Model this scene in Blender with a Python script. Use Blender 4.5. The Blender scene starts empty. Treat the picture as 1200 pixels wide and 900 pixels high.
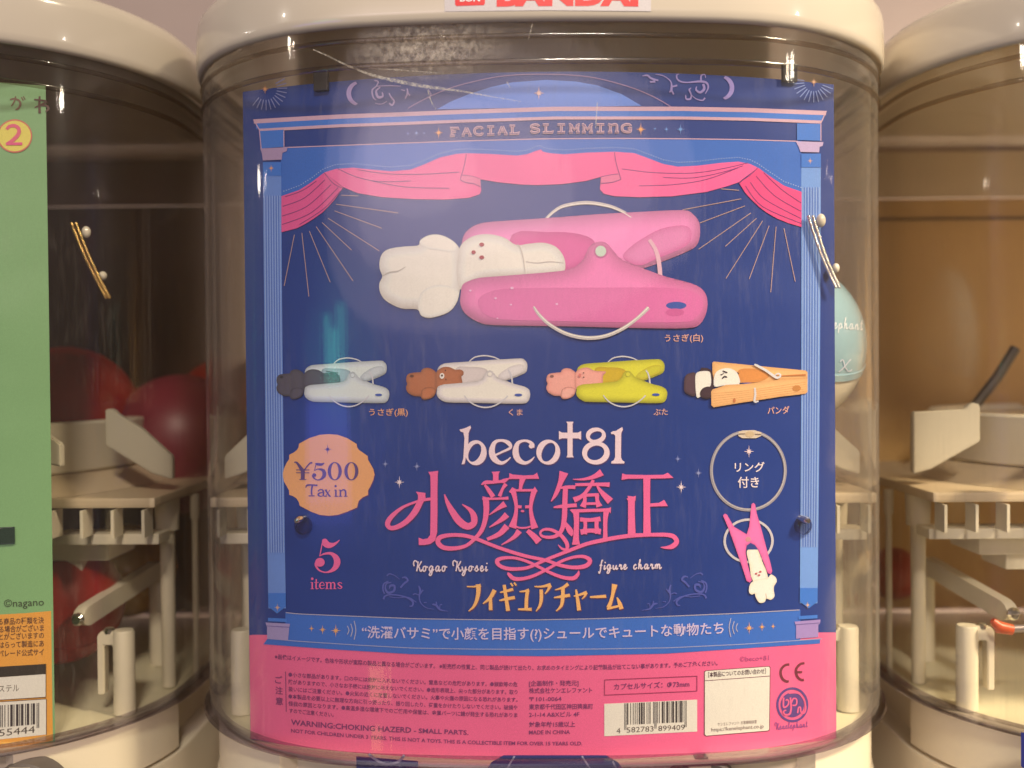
import bpy, bmesh, math, random
from mathutils import Vector, Matrix
from mathutils.geometry import tessellate_polygon
random.seed(7)
S = bpy.context.scene
COL = S.collection
# ------------------------------------------------------------------ camera
F_PX = 1194.0                                   # focal length, in pixels of a 1200 px wide frame
CAM = Vector((-0.0082, -0.3586, -0.0619))
PITCH, ROLL, YAW = 0.0136, -0.0082, -0.0097
FWD = Vector((math.sin(YAW)*math.cos(PITCH), math.cos(YAW)*math.cos(PITCH), -math.sin(PITCH)))
_r = FWD.cross(Vector((0, 0, 1))).normalized(); _u = _r.cross(FWD)
RGT = _r*math.cos(ROLL)+_u*math.sin(ROLL); UPV = -_r*math.sin(ROLL)+_u*math.cos(ROLL)
cd = bpy.data.cameras.new('camera'); cam = bpy.data.objects.new('camera', cd); COL.objects.link(cam)
cam.matrix_world = Matrix(((RGT.x, UPV.x, -FWD.x, CAM.x), (RGT.y, UPV.y, -FWD.y, CAM.y), (RGT.z, UPV.z, -FWD.z, CAM.z), (0, 0, 0, 1)))
cd.sensor_width = 36; cd.lens = F_PX/1200*36; cd.clip_start = .01; cd.clip_end = 50
cd.dof.use_dof = True; cd.dof.focus_distance = .380; cd.dof.aperture_fstop = 6.0
S.camera = cam
# ------------------------------------------------------------------ light
W = bpy.data.worlds.new('World'); S.world = W; W.use_nodes = True
W.node_tree.nodes['Background'].inputs[0].default_value = (1.0, .78, .62, 1)
W.node_tree.nodes['Background'].inputs[1].default_value = .15
S.view_settings.view_transform = 'Standard'; S.view_settings.look = 'None'
S.view_settings.exposure = 0; S.view_settings.gamma = 1
S.cycles.transparent_max_bounces = 40; S.cycles.max_bounces = 10
S.cycles.sample_clamp_indirect = 3
S.cycles.caustics_reflective = False; S.cycles.caustics_refractive = False
def aim(o, tgt):
    o.rotation_euler = (Vector(tgt)-o.location).to_track_quat('-Z', 'Y').to_euler()
def area(name, loc, tgt, sx, sy, e, col, spread=180):
    l = bpy.data.lights.new(name, 'AREA'); l.shape = 'RECTANGLE'; l.size = sx; l.size_y = sy; l.energy = e; l.color = col
    l.spread = math.radians(spread)
    o = bpy.data.objects.new(name, l); COL.objects.link(o); o.location = loc; aim(o, tgt); return o
def bulb(name, loc, r, e, col=(1, .9, .76)):
    l = bpy.data.lights.new(name, 'POINT'); l.shadow_soft_size = r; l.energy = e; l.color = col
    o = bpy.data.objects.new(name, l); COL.objects.link(o); o.location = loc; return o
area('ceiling_lamp', (.22, -1.85, 1.42), (0, .05, -.08), .34, .22, 39, (1, .88, .72))
for sx, sy, e, dx, dz in ((3.0, .80, 4.6, 0, 0), (2.2, .58, 2.6, .05, .03), (1.5, .40, 1.5, -.1, .0), (.7, .26, .45, -.25, .04)):
    area('aisle_ceiling_glow', (-.42+dx, -2.2, .43+dz), (-.03, 0, .0), sx, sy, e, (1, .80, .84)).data.shape = 'ELLIPSE'
for x, y, z in ((-.42, -1.7, 1.25), (.16, -1.7, 1.3), (.75, -1.9, 1.2)): bulb('spot_bulb', (x, y, z), .025, 1.0)
for x, y, z, e in ((-1.6, -.10, .37, 1.6), (-1.6, .00, .36, 1.6), (-1.6, -.16, .285, 1.2), (-1.5, -.75, .56, 1.6), (1.6, -.12, .285, 1.6), (1.6, -.03, .29, 1.6), (1.5, -.75, .50, 1.6)):
    bulb('downlight_bulb', (x, y, z), .02, e)
area('right_fill_light', (1.45, -.80, 1.25), (.62, .12, -.12), .3, .3, 11, (1, .84, .58), 44)  # unseen light added to brighten the right machine's interior
for dx, dz, w_, h_ in ((0, 0, .12, .13), (.13, -.015, .10, .10), (.25, .006, .13, .14)):
    area('teal_screen_light', (-1.12+dx, -1.15, -.02+dz), (-.1, 0, .0), w_, h_, .10, (.1, .9, .7))
area('blue_screen_light', (-1.05, -1.05, -.22), (-.1, 0, -.08), .60, .22, .9, (.14, .16, 1))
area('yellow_sign_light', (-.47, -1.0, -.60), (-.07, 0, -.15), .07, .06, .045, (1, .85, .2))

# ------------------------------------------------------------------ helpers
def s2l(c):
    c /= 255.; return c/12.92 if c <= .04045 else ((c+.055)/1.055)**2.4
WP = [s2l(v) for v in (226, 212, 186)]
def alb(rgb):                                   # colour read under the shop's warm light -> the print's own colour
    return tuple(min(.9, max(.004, s2l(v)/w*.80)) for v, w in zip(rgb, WP))
def tag(o, label=None, cat=None, group=None, kind=None):
    if label: o['label'] = label
    if cat: o['category'] = cat
    if group: o['group'] = group
    if kind: o['kind'] = kind
    return o
def empty(name, loc):
    o = bpy.data.objects.new(name, None); COL.objects.link(o); o.location = loc; o.empty_display_size = .02; return o
def link(name, me, mat=None, parent=None):
    o = bpy.data.objects.new(name, me); COL.objects.link(o)
    if mat and not me.materials: me.materials.append(mat)
    if parent: o.parent = parent
    return o
def mesh(name, vs, fs, mat=None, parent=None, smooth=False, sharp=None):
    me = bpy.data.meshes.new(name); me.from_pydata([tuple(v) for v in vs], [], fs); me.validate(); me.update()
    if smooth:
        me.polygons.foreach_set('use_smooth', [True]*len(me.polygons))
        if sharp: me.set_sharp_from_angle(angle=math.radians(sharp))
    return link(name, me, mat, parent)
def nodes(name):
    m = bpy.data.materials.new(name); m.use_nodes = True; nt = m.node_tree
    return m, nt, nt.nodes['Principled BSDF']
def mat(name, col, rough=.4, metal=0, bump=0, scale=200, vary=.0, spec=.5, trans=0, coat=0):
    m, nt, b = nodes(name)
    b.inputs['Roughness'].default_value = rough; b.inputs['Metallic'].default_value = metal
    b.inputs['Base Color'].default_value = (*col, 1); b.inputs['Specular IOR Level'].default_value = spec
    if coat: b.inputs['Coat Weight'].default_value = coat; b.inputs['Coat Roughness'].default_value = .05
    if trans: b.inputs['Transmission Weight'].default_value = trans
    tc = nt.nodes.new('ShaderNodeTexCoord')
    if vary:
        n = nt.nodes.new('ShaderNodeTexNoise'); n.inputs['Scale'].default_value = 35; n.inputs['Detail'].default_value = 6
        nt.links.new(tc.outputs['Object'], n.inputs['Vector'])
        r = nt.nodes.new('ShaderNodeMapRange'); r.inputs['To Min'].default_value = 1-vary; r.inputs['To Max'].default_value = 1+vary*.4
        nt.links.new(n.outputs['Fac'], r.inputs['Value'])
        mx = nt.nodes.new('ShaderNodeVectorMath'); mx.operation = 'SCALE'; mx.inputs[0].default_value = col
        nt.links.new(r.outputs[0], mx.inputs['Scale']); nt.links.new(mx.outputs[0], b.inputs['Base Color'])
    if bump:
        n = nt.nodes.new('ShaderNodeTexNoise'); n.inputs['Scale'].default_value = scale; n.inputs['Detail'].default_value = 4
        nt.links.new(tc.outputs['Object'], n.inputs['Vector'])
        bp = nt.nodes.new('ShaderNodeBump'); bp.inputs['Strength'].default_value = bump; bp.inputs['Distance'].default_value = .001
        nt.links.new(n.outputs['Fac'], bp.inputs['Height']); nt.links.new(bp.outputs[0], b.inputs['Normal'])
    return m
def clear_plastic(name, tint, edge, rough, dust_and_pale_edge=0., ripple=0.):
    m = bpy.data.materials.new(name); m.use_nodes = True; nt = m.node_tree; nt.nodes.clear(); N = nt.nodes.new; L = nt.links.new
    out = N('ShaderNodeOutputMaterial'); tr = N('ShaderNodeBsdfTransparent'); gl = N('ShaderNodeBsdfGlossy'); g2 = N('ShaderNodeBsdfGlossy')
    tc = N('ShaderNodeTexCoord')
    lw = N('ShaderNodeLayerWeight'); lw.inputs[0].default_value = .25
    mc = N('ShaderNodeMixRGB'); mc.inputs[1].default_value = (*tint, 1); mc.inputs[2].default_value = (*edge, 1)
    pw = N('ShaderNodeMath'); pw.operation = 'POWER'; pw.inputs[1].default_value = 2.2
    L(lw.outputs['Facing'], pw.inputs[0]); L(pw.outputs[0], mc.inputs[0]); L(mc.outputs[0], tr.inputs[0])
    fw = N('ShaderNodeLayerWeight'); fw.inputs[0].default_value = .5
    f5 = N('ShaderNodeMath'); f5.operation = 'POWER'; f5.inputs[1].default_value = 5; L(fw.outputs['Facing'], f5.inputs[0])
    fr = N('ShaderNodeMath'); fr.operation = 'MULTIPLY_ADD'; fr.inputs[1].default_value = .92; fr.inputs[2].default_value = .036; L(f5.outputs[0], fr.inputs[0])
    gl.inputs['Roughness'].default_value = rough; g2.inputs['Roughness'].default_value = .22
    gl.inputs[0].default_value = (.95, .95, .95, 1); g2.inputs[0].default_value = (.95, .95, .95, 1)
    mg = N('ShaderNodeMixShader'); mg.inputs[0].default_value = .35; L(gl.outputs[0], mg.inputs[1]); L(g2.outputs[0], mg.inputs[2])
    m1 = N('ShaderNodeMixShader'); L(fr.outputs[0], m1.inputs[0]); L(tr.outputs[0], m1.inputs[1]); L(mg.outputs[0], m1.inputs[2])
    last = m1
    if ripple:
        mp = N('ShaderNodeMapping'); mp.inputs['Scale'].default_value = (170, 170, 4); L(tc.outputs['Object'], mp.inputs[0])
        n = N('ShaderNodeTexNoise'); n.inputs['Scale'].default_value = 1; n.inputs['Detail'].default_value = 3; L(mp.outputs[0], n.inputs['Vector'])
        bp = N('ShaderNodeBump'); bp.inputs['Strength'].default_value = ripple; bp.inputs['Distance'].default_value = .0006; L(n.outputs['Fac'], bp.inputs['Height'])
        L(bp.outputs[0], gl.inputs['Normal']); L(bp.outputs[0], g2.inputs['Normal'])
    if dust_and_pale_edge:
        df = N('ShaderNodeBsdfDiffuse'); df.inputs[0].default_value = (.62, .56, .5, 1)
        # overall film: fine vertical wipe marks and specks
        mp = N('ShaderNodeMapping'); mp.inputs['Scale'].default_value = (420, 420, 60); L(tc.outputs['Object'], mp.inputs[0])
        n = N('ShaderNodeTexNoise'); n.inputs['Scale'].default_value = 1; n.inputs['Detail'].default_value = 8; n.inputs['Roughness'].default_value = .7; L(mp.outputs[0], n.inputs['Vector'])
        n2 = N('ShaderNodeTexNoise'); n2.inputs['Scale'].default_value = 14; n2.inputs['Detail'].default_value = 5; L(tc.outputs['Object'], n2.inputs['Vector'])
        r1 = N('ShaderNodeMapRange'); r1.inputs[1].default_value = .52; r1.inputs[2].default_value = .78; L(n.outputs['Fac'], r1.inputs[0])
        r2 = N('ShaderNodeMapRange'); r2.inputs[1].default_value = .42; r2.inputs[2].default_value = .72; L(n2.outputs['Fac'], r2.inputs[0])
        # a scuffed dirty patch under the lid, left of centre
        mp3 = N('ShaderNodeMapping'); mp3.vector_type = 'POINT'; mp3.inputs['Location'].default_value = (.040*34, 0, -.2540*80); mp3.inputs['Scale'].default_value = (34, .01, 80)
        L(tc.outputs['Object'], mp3.inputs[0])
        ln = N('ShaderNodeVectorMath'); ln.operation = 'LENGTH'; L(mp3.outputs[0], ln.inputs[0])
        r3 = N('ShaderNodeMapRange'); r3.inputs[1].default_value = 1.05; r3.inputs[2].default_value = .1; r3.inputs[3].default_value = 0; r3.inputs[4].default_value = 1; L(ln.outputs['Value'], r3.inputs[0])
        mul = N('ShaderNodeMath'); mul.operation = 'MULTIPLY'; L(r1.outputs[0], mul.inputs[0]); L(r2.outputs[0], mul.inputs[1])
        n4 = N('ShaderNodeTexNoise'); n4.inputs['Scale'].default_value = 420; n4.inputs['Detail'].default_value = 8; n4.inputs['Roughness'].default_value = .8; L(tc.outputs['Object'], n4.inputs['Vector'])
        r4 = N('ShaderNodeMapRange'); r4.inputs[1].default_value = .42; r4.inputs[2].default_value = .66; L(n4.outputs['Fac'], r4.inputs[0])
        mul2 = N('ShaderNodeMath'); mul2.operation = 'MULTIPLY'; L(r4.outputs[0], mul2.inputs[0]); L(r3.outputs[0], mul2.inputs[1])
        a = N('ShaderNodeMath'); a.operation = 'MULTIPLY'; a.inputs[1].default_value = dust_and_pale_edge; L(mul.outputs[0], a.inputs[0])
        a2 = N('ShaderNodeMath'); a2.operation = 'MULTIPLY_ADD'; a2.inputs[1].default_value = .75; L(mul2.outputs[0], a2.inputs[0]); L(a.outputs[0], a2.inputs[2])
        e3 = N('ShaderNodeMath'); e3.operation = 'POWER'; e3.inputs[1].default_value = 3.0; L(fw.outputs['Facing'], e3.inputs[0])   # the film thickens towards grazing view, whitening edges in place of side highlights
        e4 = N('ShaderNodeMath'); e4.operation = 'MULTIPLY_ADD'; e4.inputs[1].default_value = dust_and_pale_edge*1.3; e4.inputs[2].default_value = dust_and_pale_edge*.08; L(e3.outputs[0], e4.inputs[0])
        a3 = N('ShaderNodeMath'); a3.operation = 'ADD'; L(a2.outputs[0], a3.inputs[0]); L(e4.outputs[0], a3.inputs[1])
        m2 = N('ShaderNodeMixShader'); L(a3.outputs[0], m2.inputs[0]); L(m1.outputs[0], m2.inputs[1]); L(df.outputs[0], m2.inputs[2])
        last = m2
    L(last.outputs[0], out.inputs[0]); return m
M = {}
M['lid'] = mat('cream_gloss_plastic', (.64, .57, .48), .18, coat=.4, bump=.03, scale=60, vary=.03)
M['body'] = mat('beige_plastic', (.74, .65, .50), .38, bump=.06, scale=700, vary=.05)
M['white'] = mat('white_inner_plastic', (.76, .70, .56), .35, bump=.04, scale=300, vary=.05)
M['floorp'] = mat('cream_floor_plastic', (.80, .75, .54), .3, vary=.06, bump=.05, scale=90)
M['fin'] = mat('hazy_fin_plastic', (.56, .52, .42), .35, vary=.05)
M['milky'] = mat('milky_brown_plastic', (.64, .52, .36), .4, vary=.06)
M['steel'] = mat('polished_steel', (.75, .73, .70), .16, 1)
M['dark'] = mat('dark_grey_plastic', (.035, .03, .03), .35)
M['knob'] = mat('grey_knob_plastic', (.13, .11, .10), .4, vary=.15)
M['knob2'] = mat('pale_knob_insert', (.42, .35, .28), .4)
M['case'] = clear_plastic('clear_case_plastic', (.975, .965, .95), (.60, .56, .52), .02, dust_and_pale_edge=.10, ripple=.12)
M['rim'] = clear_plastic('smoky_rim_plastic', (.70, .67, .72), (.42, .39, .45), .08)
M['rib'] = clear_plastic('clear_rib_plastic', (.80, .76, .72), (.42, .38, .34), .05)
M['wall'] = mat('warm_plaster', (.50, .40, .37), .7, vary=.04)
M['cab_l'] = mat('dark_brown_board', (.10, .048, .036), .45, vary=.15)
M['cab_r'] = mat('tan_board', (.60, .38, .15), .5, vary=.10)
M['lining_l'] = mat('brown_lining', (.27, .17, .14), .5, vary=.1)
M['lining_r'] = mat('tan_lining', (.70, .56, .40), .5, vary=.06)
M['tape'] = mat('brown_tape', (.16, .10, .045), .5)
M['gold'] = mat('gold_metal', (.75, .50, .18), .2, 1)
M['silver'] = mat('silver_metal', (.80, .76, .74), .18, 1)
M['pearl'] = mat('pearl_glint_and_capsule', (.80, .74, .62), .2, coat=.5)
M['orange'] = mat('orange_plastic', (.62, .10, .03), .35)
M['rod'] = mat('grey_rod', (.30, .26, .27), .35, .5)
M['tool'] = mat('dark_brown_stick', (.05, .035, .025), .45)
M['red'] = mat('red_capsule_plastic', (.40, .014, .006), .42, vary=.2)
M['magenta'] = mat('magenta_capsule_plastic', (.22, .022, .045), .42, vary=.2)
M['amber'] = mat('amber_capsule_plastic', (.42, .20, .02), .25, coat=.3)
M['capclear'] = mat('pale_blue_capsule_plastic', (.30, .50, .62), .16, coat=.5, vary=.12)
def print_mat(name, rough, coat, grain=.05):
    m, nt, b = nodes(name); b.inputs['Roughness'].default_value = rough; b.inputs['Coat Weight'].default_value = coat; b.inputs['Coat Roughness'].default_value = .12
    a = nt.nodes.new('ShaderNodeAttribute'); a.attribute_name = 'Col'
    tc = nt.nodes.new('ShaderNodeTexCoord')
    n = nt.nodes.new('ShaderNodeTexNoise'); n.inputs['Scale'].default_value = 2600; n.inputs['Detail'].default_value = 2; nt.links.new(tc.outputs['Object'], n.inputs['Vector'])
    r = nt.nodes.new('ShaderNodeMapRange'); r.inputs[3].default_value = 1-grain*2.2; r.inputs[4].default_value = 1+grain*2.2; nt.links.new(n.outputs['Fac'], r.inputs[0])
    s = nt.nodes.new('ShaderNodeVectorMath'); s.operation = 'SCALE'; nt.links.new(a.outputs['Color'], s.inputs[0]); nt.links.new(r.outputs[0], s.inputs['Scale'])
    nt.links.new(s.outputs[0], b.inputs['Base Color'])
    w_ = nt.nodes.new('ShaderNodeTexNoise'); w_.inputs['Scale'].default_value = 16; w_.inputs['Detail'].default_value = 2; nt.links.new(tc.outputs['Object'], w_.inputs['Vector'])
    bp = nt.nodes.new('ShaderNodeBump'); bp.inputs['Strength'].default_value = .35; bp.inputs['Distance'].default_value = .006; nt.links.new(w_.outputs['Fac'], bp.inputs['Height'])
    nt.links.new(bp.outputs[0], b.inputs['Normal']); nt.links.new(bp.outputs[0], b.inputs['Coat Normal']); return m
M['print'] = print_mat('printed_card_ink', .42, .25, .07)

# plan outline shared by every machine: shallow front arc, rounded corners, straight sides (y = 0 at the front)
CW, CR, Cr = .1444, .5467, .09
def plan(off=0., w=CW, R=CR, r=Cr, depth=.235, closed=True, n1=20, n2=14, rb=.03):
    w += off; R += off; r = max(r+off, .004); dx = w-r
    yc = R-math.sqrt((R-r)**2-dx*dx); a = math.atan2(dx, R-yc)
    half = [(R*math.sin(a*i/n1), R-R*math.cos(a*i/n1)) for i in range(n1+1)]
    half += [(dx+r*math.sin(a+(math.pi/2-a)*i/n2), yc-r*math.cos(a+(math.pi/2-a)*i/n2)) for i in range(1, n2+1)]
    D = depth+off*2; rb = max(rb+off, .002)
    if closed:
        half += [(w-rb+rb*math.cos(math.pi/2*i/6), D-rb+rb*math.sin(math.pi/2*i/6)) for i in range(7)]
    pts = [(-x, y) for x, y in half[:0:-1]]+half
    return [(x, y-off) for x, y in pts]
def sweep(name, sec, m, parent, base, capb=False, capt=False, ring=True, sharp=35, closed_sec=False, **kw):
    """sec: list of (offset, z); sweeps it round the plan outline. base = z origin of the parent"""
    vs = []; fs = []
    loops = [plan(o, **kw) for o, _ in sec]; n = len(loops[0])
    for (o, z), lp in zip(sec, loops): vs += [(x, y, z-base) for x, y in lp]
    k = len(sec)
    for i in range(k if closed_sec else k-1):
        j = (i+1) % k
        for a in range(n if ring else n-1):
            b = (a+1) % n; fs.append((i*n+a, i*n+b, j*n+b, j*n+a))
    if capb: fs.append(tuple(range(n))[::-1])
    if capt: fs.append(tuple(range((k-1)*n, k*n)))
    return mesh(name, vs, fs, m, parent, True, sharp)
def box(name, c, s, m, parent=None, bev=.0006, rot=None):
    bm = bmesh.new(); bmesh.ops.create_cube(bm, size=1)
    for v in bm.verts: v.co = Vector((v.co.x*s[0], v.co.y*s[1], v.co.z*s[2]))
    if bev: bmesh.ops.bevel(bm, geom=bm.edges[:], offset=min(bev, min(s)*.3), segments=2, affect='EDGES', profile=.7)
    if rot: bmesh.ops.rotate(bm, verts=bm.verts, matrix=Matrix.Rotation(rot[0], 3, rot[1]))
    for v in bm.verts: v.co += Vector(c)
    me = bpy.data.meshes.new(name); bm.to_mesh(me); bm.free(); return link(name, me, m, parent)
def lathe(name, prof, m, parent=None, n=32, loc=(0, 0, 0), axis='Z', cap=True, sharp=40):
    vs = []; fs = []
    for r, z in prof:
        for i in range(n):
            a = 2*math.pi*i/n; vs.append((r*math.cos(a), r*math.sin(a), z))
    for k in range(len(prof)-1):
        for i in range(n):
            j = (i+1) % n; fs.append((k*n+i, k*n+j, (k+1)*n+j, (k+1)*n+i))
    if cap: fs.append(tuple(range(n))[::-1]); fs.append(tuple(range((len(prof)-1)*n, len(prof)*n)))
    if axis == 'Y': vs = [(x, z, y) for x, y, z in vs]; fs = [f[::-1] for f in fs]
    vs = [Vector(v)+Vector(loc) for v in vs]
    return mesh(name, vs, fs, m, parent, True, sharp)
def prism(name, pts, y0, y1, m, parent=None, bev=.0005):
    """outline in x,z extruded along y"""
    bm = bmesh.new(); vs = [bm.verts.new((x, y0, z)) for x, z in pts]; f = bm.faces.new(vs)
    r = bmesh.ops.extrude_face_region(bm, geom=[f]); 
    for v in [g for g in r['geom'] if isinstance(g, bmesh.types.BMVert)]: v.co.y = y1
    bmesh.ops.recalc_face_normals(bm, faces=bm.faces)
    if bev: bmesh.ops.bevel(bm, geom=bm.edges[:], offset=bev, segments=2, affect='EDGES')
    me = bpy.data.meshes.new(name); bm.to_mesh(me); bm.free(); return link(name, me, m, parent)
def tube(name, pts, r, m, parent=None, n=10):
    vs = []; fs = []; P = [Vector(p) for p in pts]
    for i, p in enumerate(P):
        t = (P[min(i+1, len(P)-1)]-P[max(i-1, 0)]).normalized()
        a = t.cross(Vector((.3, 1, .2))).normalized(); b = t.cross(a); rr = r[i] if isinstance(r, (list, tuple)) else r
        for k in range(n): vs.append(p+(a*math.cos(2*math.pi*k/n)+b*math.sin(2*math.pi*k/n))*rr)
    for i in range(len(P)-1):
        for k in range(n): fs.append((i*n+k, i*n+(k+1) % n, (i+1)*n+(k+1) % n, (i+1)*n+k))
    fs.append(tuple(range(n))[::-1]); fs.append(tuple(range((len(P)-1)*n, len(P)*n)))
    return mesh(name, vs, fs, m, parent, True, 50)
def ray(x, y): return (FWD+RGT*((x-600)/F_PX)-UPV*((y-450)/F_PX)).normalized()
def on_plane(x, y, Y):
    d = ray(x, y); return CAM+d*((Y-CAM.y)/d.y)
def on_cyl(x, y, mx, y0, R, h=0.):               # point of a card / wall of radius R whose front line is at (mx, y0)
    d = ray(x, y); cx, cy = mx, y0+R; Rr = R+h
    ox, oy = CAM.x-cx, CAM.y-cy; A = d.x*d.x+d.y*d.y; B = ox*d.x+oy*d.y; Cc = ox*ox+oy*oy-Rr*Rr
    t = (-B-math.sqrt(max(B*B-A*Cc, 0)))/A; return CAM+d*t
def on_sphere(x, y, c, R, h=0.):
    d = ray(x, y); o = CAM-Vector(c); B = o.dot(d); Cc = o.dot(o)-(R+h)**2
    return CAM+d*(-B-math.sqrt(max(B*B-Cc, 0)))
CARD_R, CARD_Y = .3066, .0096
Z_RIM, Z_LID = -.2014, .0611

# ------------------------------------------------------------------ the wall behind
wl = mesh('wall', [(-2, .62, -1.2), (2, .62, -1.2), (2, .62, 1.2), (-2, .62, 1.2)], [(0, 1, 2, 3)], M['wall']); tag(wl, kind='structure')

# ------------------------------------------------------------------ one capsule machine, then two copies
def children(o): return [c for c in bpy.data.objects if c.parent == o]
def copy_tree(o, parent=None):
    c = o.copy(); COL.objects.link(c); c.parent = parent
    for ch in children(o): copy_tree(ch, c)
    return c
def make_machine():
    B = Z_RIM; root = empty('capsule_machine', (0, 0, Z_RIM))
    lid = sweep('lid', [(-.012, Z_LID+.004), (-.004, Z_LID+.003), (-.0022, Z_LID+.0006), (-.0006, Z_LID-.0012), (.0012, Z_LID-.0010), (.0022, Z_LID+.0006), (.0024, Z_LID+.003),
        (.0024, Z_LID+.016), (.0018, Z_LID+.0195), (-.0006, Z_LID+.0225), (-.005, Z_LID+.0248), (-.013, Z_LID+.0268), (-.028, Z_LID+.029), (-.05, Z_LID+.031), (-.075, Z_LID+.0325)], M['lid'], root, B, capb=True, capt=True, sharp=60)
    case = sweep('clear_case', [(-.0028, Z_RIM+.001), (-.0003, Z_RIM+.001), (0, Z_RIM+.004), (0, -.07), (0, Z_LID+.0015), (-.0028, Z_LID+.0015), (-.0028, -.07)], M['case'], root, B, closed_sec=True, sharp=50)
    sweep('case_rim', [(-.004, Z_RIM-.0014), (.0020, Z_RIM-.0014), (.0027, Z_RIM-.0004), (.0022, Z_RIM+.0010), (.0004, Z_RIM+.0014), (-.004, Z_RIM+.0014)], M['rim'], root, B, closed_sec=True, sharp=50)
    for z, o, w in ((.0552, .0012, .0008), (.0462, .0010, .0009)):
        sweep('case_rib', [(-.0002, z-w), (o*.7, z-w), (o, z), (o*.7, z+w), (-.0002, z+w)], M['rib'], root, B, closed_sec=True, sharp=50)
    # floor and body
    sweep('inner_floor', [(-.0045, -.2044), (-.0045, -.2037), (-.03, -.2037), (-.032, -.2030), (-.05, -.2030)], M['floorp'], root, B, capb=True, capt=True)
    body = sweep('body', [(-.011, -.2046), (-.011, -.2255), (-.0095, -.2265), (-.0045, -.2270), (-.0032, -.2275), (-.0026, -.2290), (-.0026, -.42)], M['body'], root, B, capb=True, capt=True, sharp=30)
    # corner latches: a patch of the outline standing proud of the body, with a small notch
    for s in (1, -1):
        lp = [p for p in plan(-.0035, closed=False, n1=20, n2=40)]
        seg = [p for p in lp if p[0]*s > .098 and p[1] < .085]
        inn = [(p[0]-s*.006, p[1]+.006) for p in seg]
        z0, z1 = -.2048, -.2258
        vs = []; fs = []; n = len(seg)
        order = sorted(range(n), key=lambda i: seg[i][0]*s)
        seg = [seg[i] for i in order]; inn = [inn[i] for i in order]
        zb = [z1+.0005 if not (.112 < p[0]*s < .119) else z1+.0042 for p in seg]
        for i in range(n): vs += [(seg[i][0], seg[i][1], z0-B), (seg[i][0], seg[i][1], zb[i]-B), (inn[i][0], inn[i][1], zb[i]-B), (inn[i][0], inn[i][1], z0-B)]
        for i in range(n-1):
            for k in range(4): fs.append((i*4+k, i*4+(k+1) % 4, i*4+4+(k+1) % 4, i*4+4+k))
        fs += [(0, 1, 2, 3), tuple(4*n-4+k for k in (3, 2, 1, 0))]
        mesh('latch', vs, fs, M['body'], root, True, 35)
    # inside: drum, guide fins, hopper shelf with ribs, posts, arms
    def L(z): return z-B
    lathe('drum', [(.098, L(-.1055)), (.1045, L(-.1055)), (.1055, L(-.1045)), (.1055, L(-.0842)), (.1045, L(-.0832)), (.0975, L(-.0832)), (.0965, L(-.0865)), (.06, L(-.088))], M['white'], root, n=96, loc=(0, .1325, 0))
    box('hopper_shelf', (0, .136, L(-.1160)), (.277, .145, .0042), M['milky'], root, .0012)
    lathe('hopper_skirt', [(.1180, L(-.1138)), (.1120, L(-.1100)), (.1040, L(-.1058))], M['milky'], root, 96, (0, .1325, 0), cap=False)
    for s in (1, -1):
        f1 = [(.1095, -.0775), (.1130, -.0775), (.1145, -.0795), (.1250, -.0860), (.1385, -.0985), (.1385, -.1085), (.1300, -.1060), (.1095, -.0935)]
        prism('guide_fin', [(x*s, L(z)) for x, z in f1], .085, .089, M['fin'], root)
        f2 = [(.088, -.0780), (.0905, -.0765), (.0925, -.0775), (.1080, -.0890), (.1080, -.0980), (.088, -.0930)]
        prism('guide_fin', [(x*s, L(z-.001)) for x, z in f2], .045, .0485, M['white'], root)
        lathe('post', [(.0030, L(-.2032)), (.0032, L(-.140)), (.0033, L(-.1325)), (.0050, L(-.1325)), (.0056, L(-.1185))], M['white'], root, 20, (s*.1315, .098, 0))
        lathe('thin_post', [(.0014, L(-.2032)), (.0014, L(-.1300)), (.0020, L(-.1300)), (.0022, L(-.1185))], M['white'], root, 12, (s*.1385, .115, 0))
        p = lathe('short_post', [(.0044, L(-.2032)), (.0043, L(-.1695)), (.0038, L(-.1685)), (.0010, L(-.1684))], M['white'], root, 24, (s*.1255, .062, 0))
        prism('post_bracket', [(s*x, L(z)) for x, z in ((.1255, -.1688), (.1165, -.1688), (.1150, -.1705), (.1150, -.1950), (.1178, -.1950), (.1178, -.1745), (.1215, -.1745), (.1215, -.1950), (.1255, -.1950))], .0600, .0655, M['white'], root, .0004)
        A0, A1 = Vector((s*.1155, .132, L(-.1560))), Vector((s*.1040, .068, L(-.1655)))
        d = (A1-A0).normalized(); up = Vector((0, -d.z, d.y)).normalized(); sd = d.cross(up).normalized(); up = sd.cross(d)
        if up.z < 0: up = -up
        vs = []; nseg = 10
        prof = [(-.0025, -.0042), (.0025, -.0042), (.0025, .0042), (-.0025, .0042)]
        ends = [(0, .45), (.03, .8), (.07, 1), (.93, 1), (.97, .8), (1, .4)]
        for t, k_ in ends:
            c_ = A0+(A1-A0)*t
            for u_, v_ in prof: vs.append(c_+sd*u_+up*(v_*k_))
        fs = [(i*4+k, i*4+(k+1) % 4, i*4+4+(k+1) % 4, i*4+4+k) for i in range(5) for k in range(4)]+[(0, 3, 2, 1), (20, 21, 22, 23)]
        mesh('swing_arm', vs, fs, M['white'], root, True, 30)
        lathe('arm_post', [(.0052, L(-.2032)), (.0050, L(-.1640)), (.0042, L(-.1625))], M['white'], root, 20, (s*.1150, .134, 0))
        lathe('screw', [(.0001, .0012), (.0016, .0011), (.0024, .0003), (.0024, -.0010)][::-1], M['steel'], root, 16, (s*.1195, .062, L(-.1687)))
        lathe('screw', [(.0001, -.0014), (.0018, -.0012), (.0027, -.0002), (.0027, .0008)], M['steel'], root, 16, (s*.1045, .0655, L(-.1650)), axis='Y')
    rib = None
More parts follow.
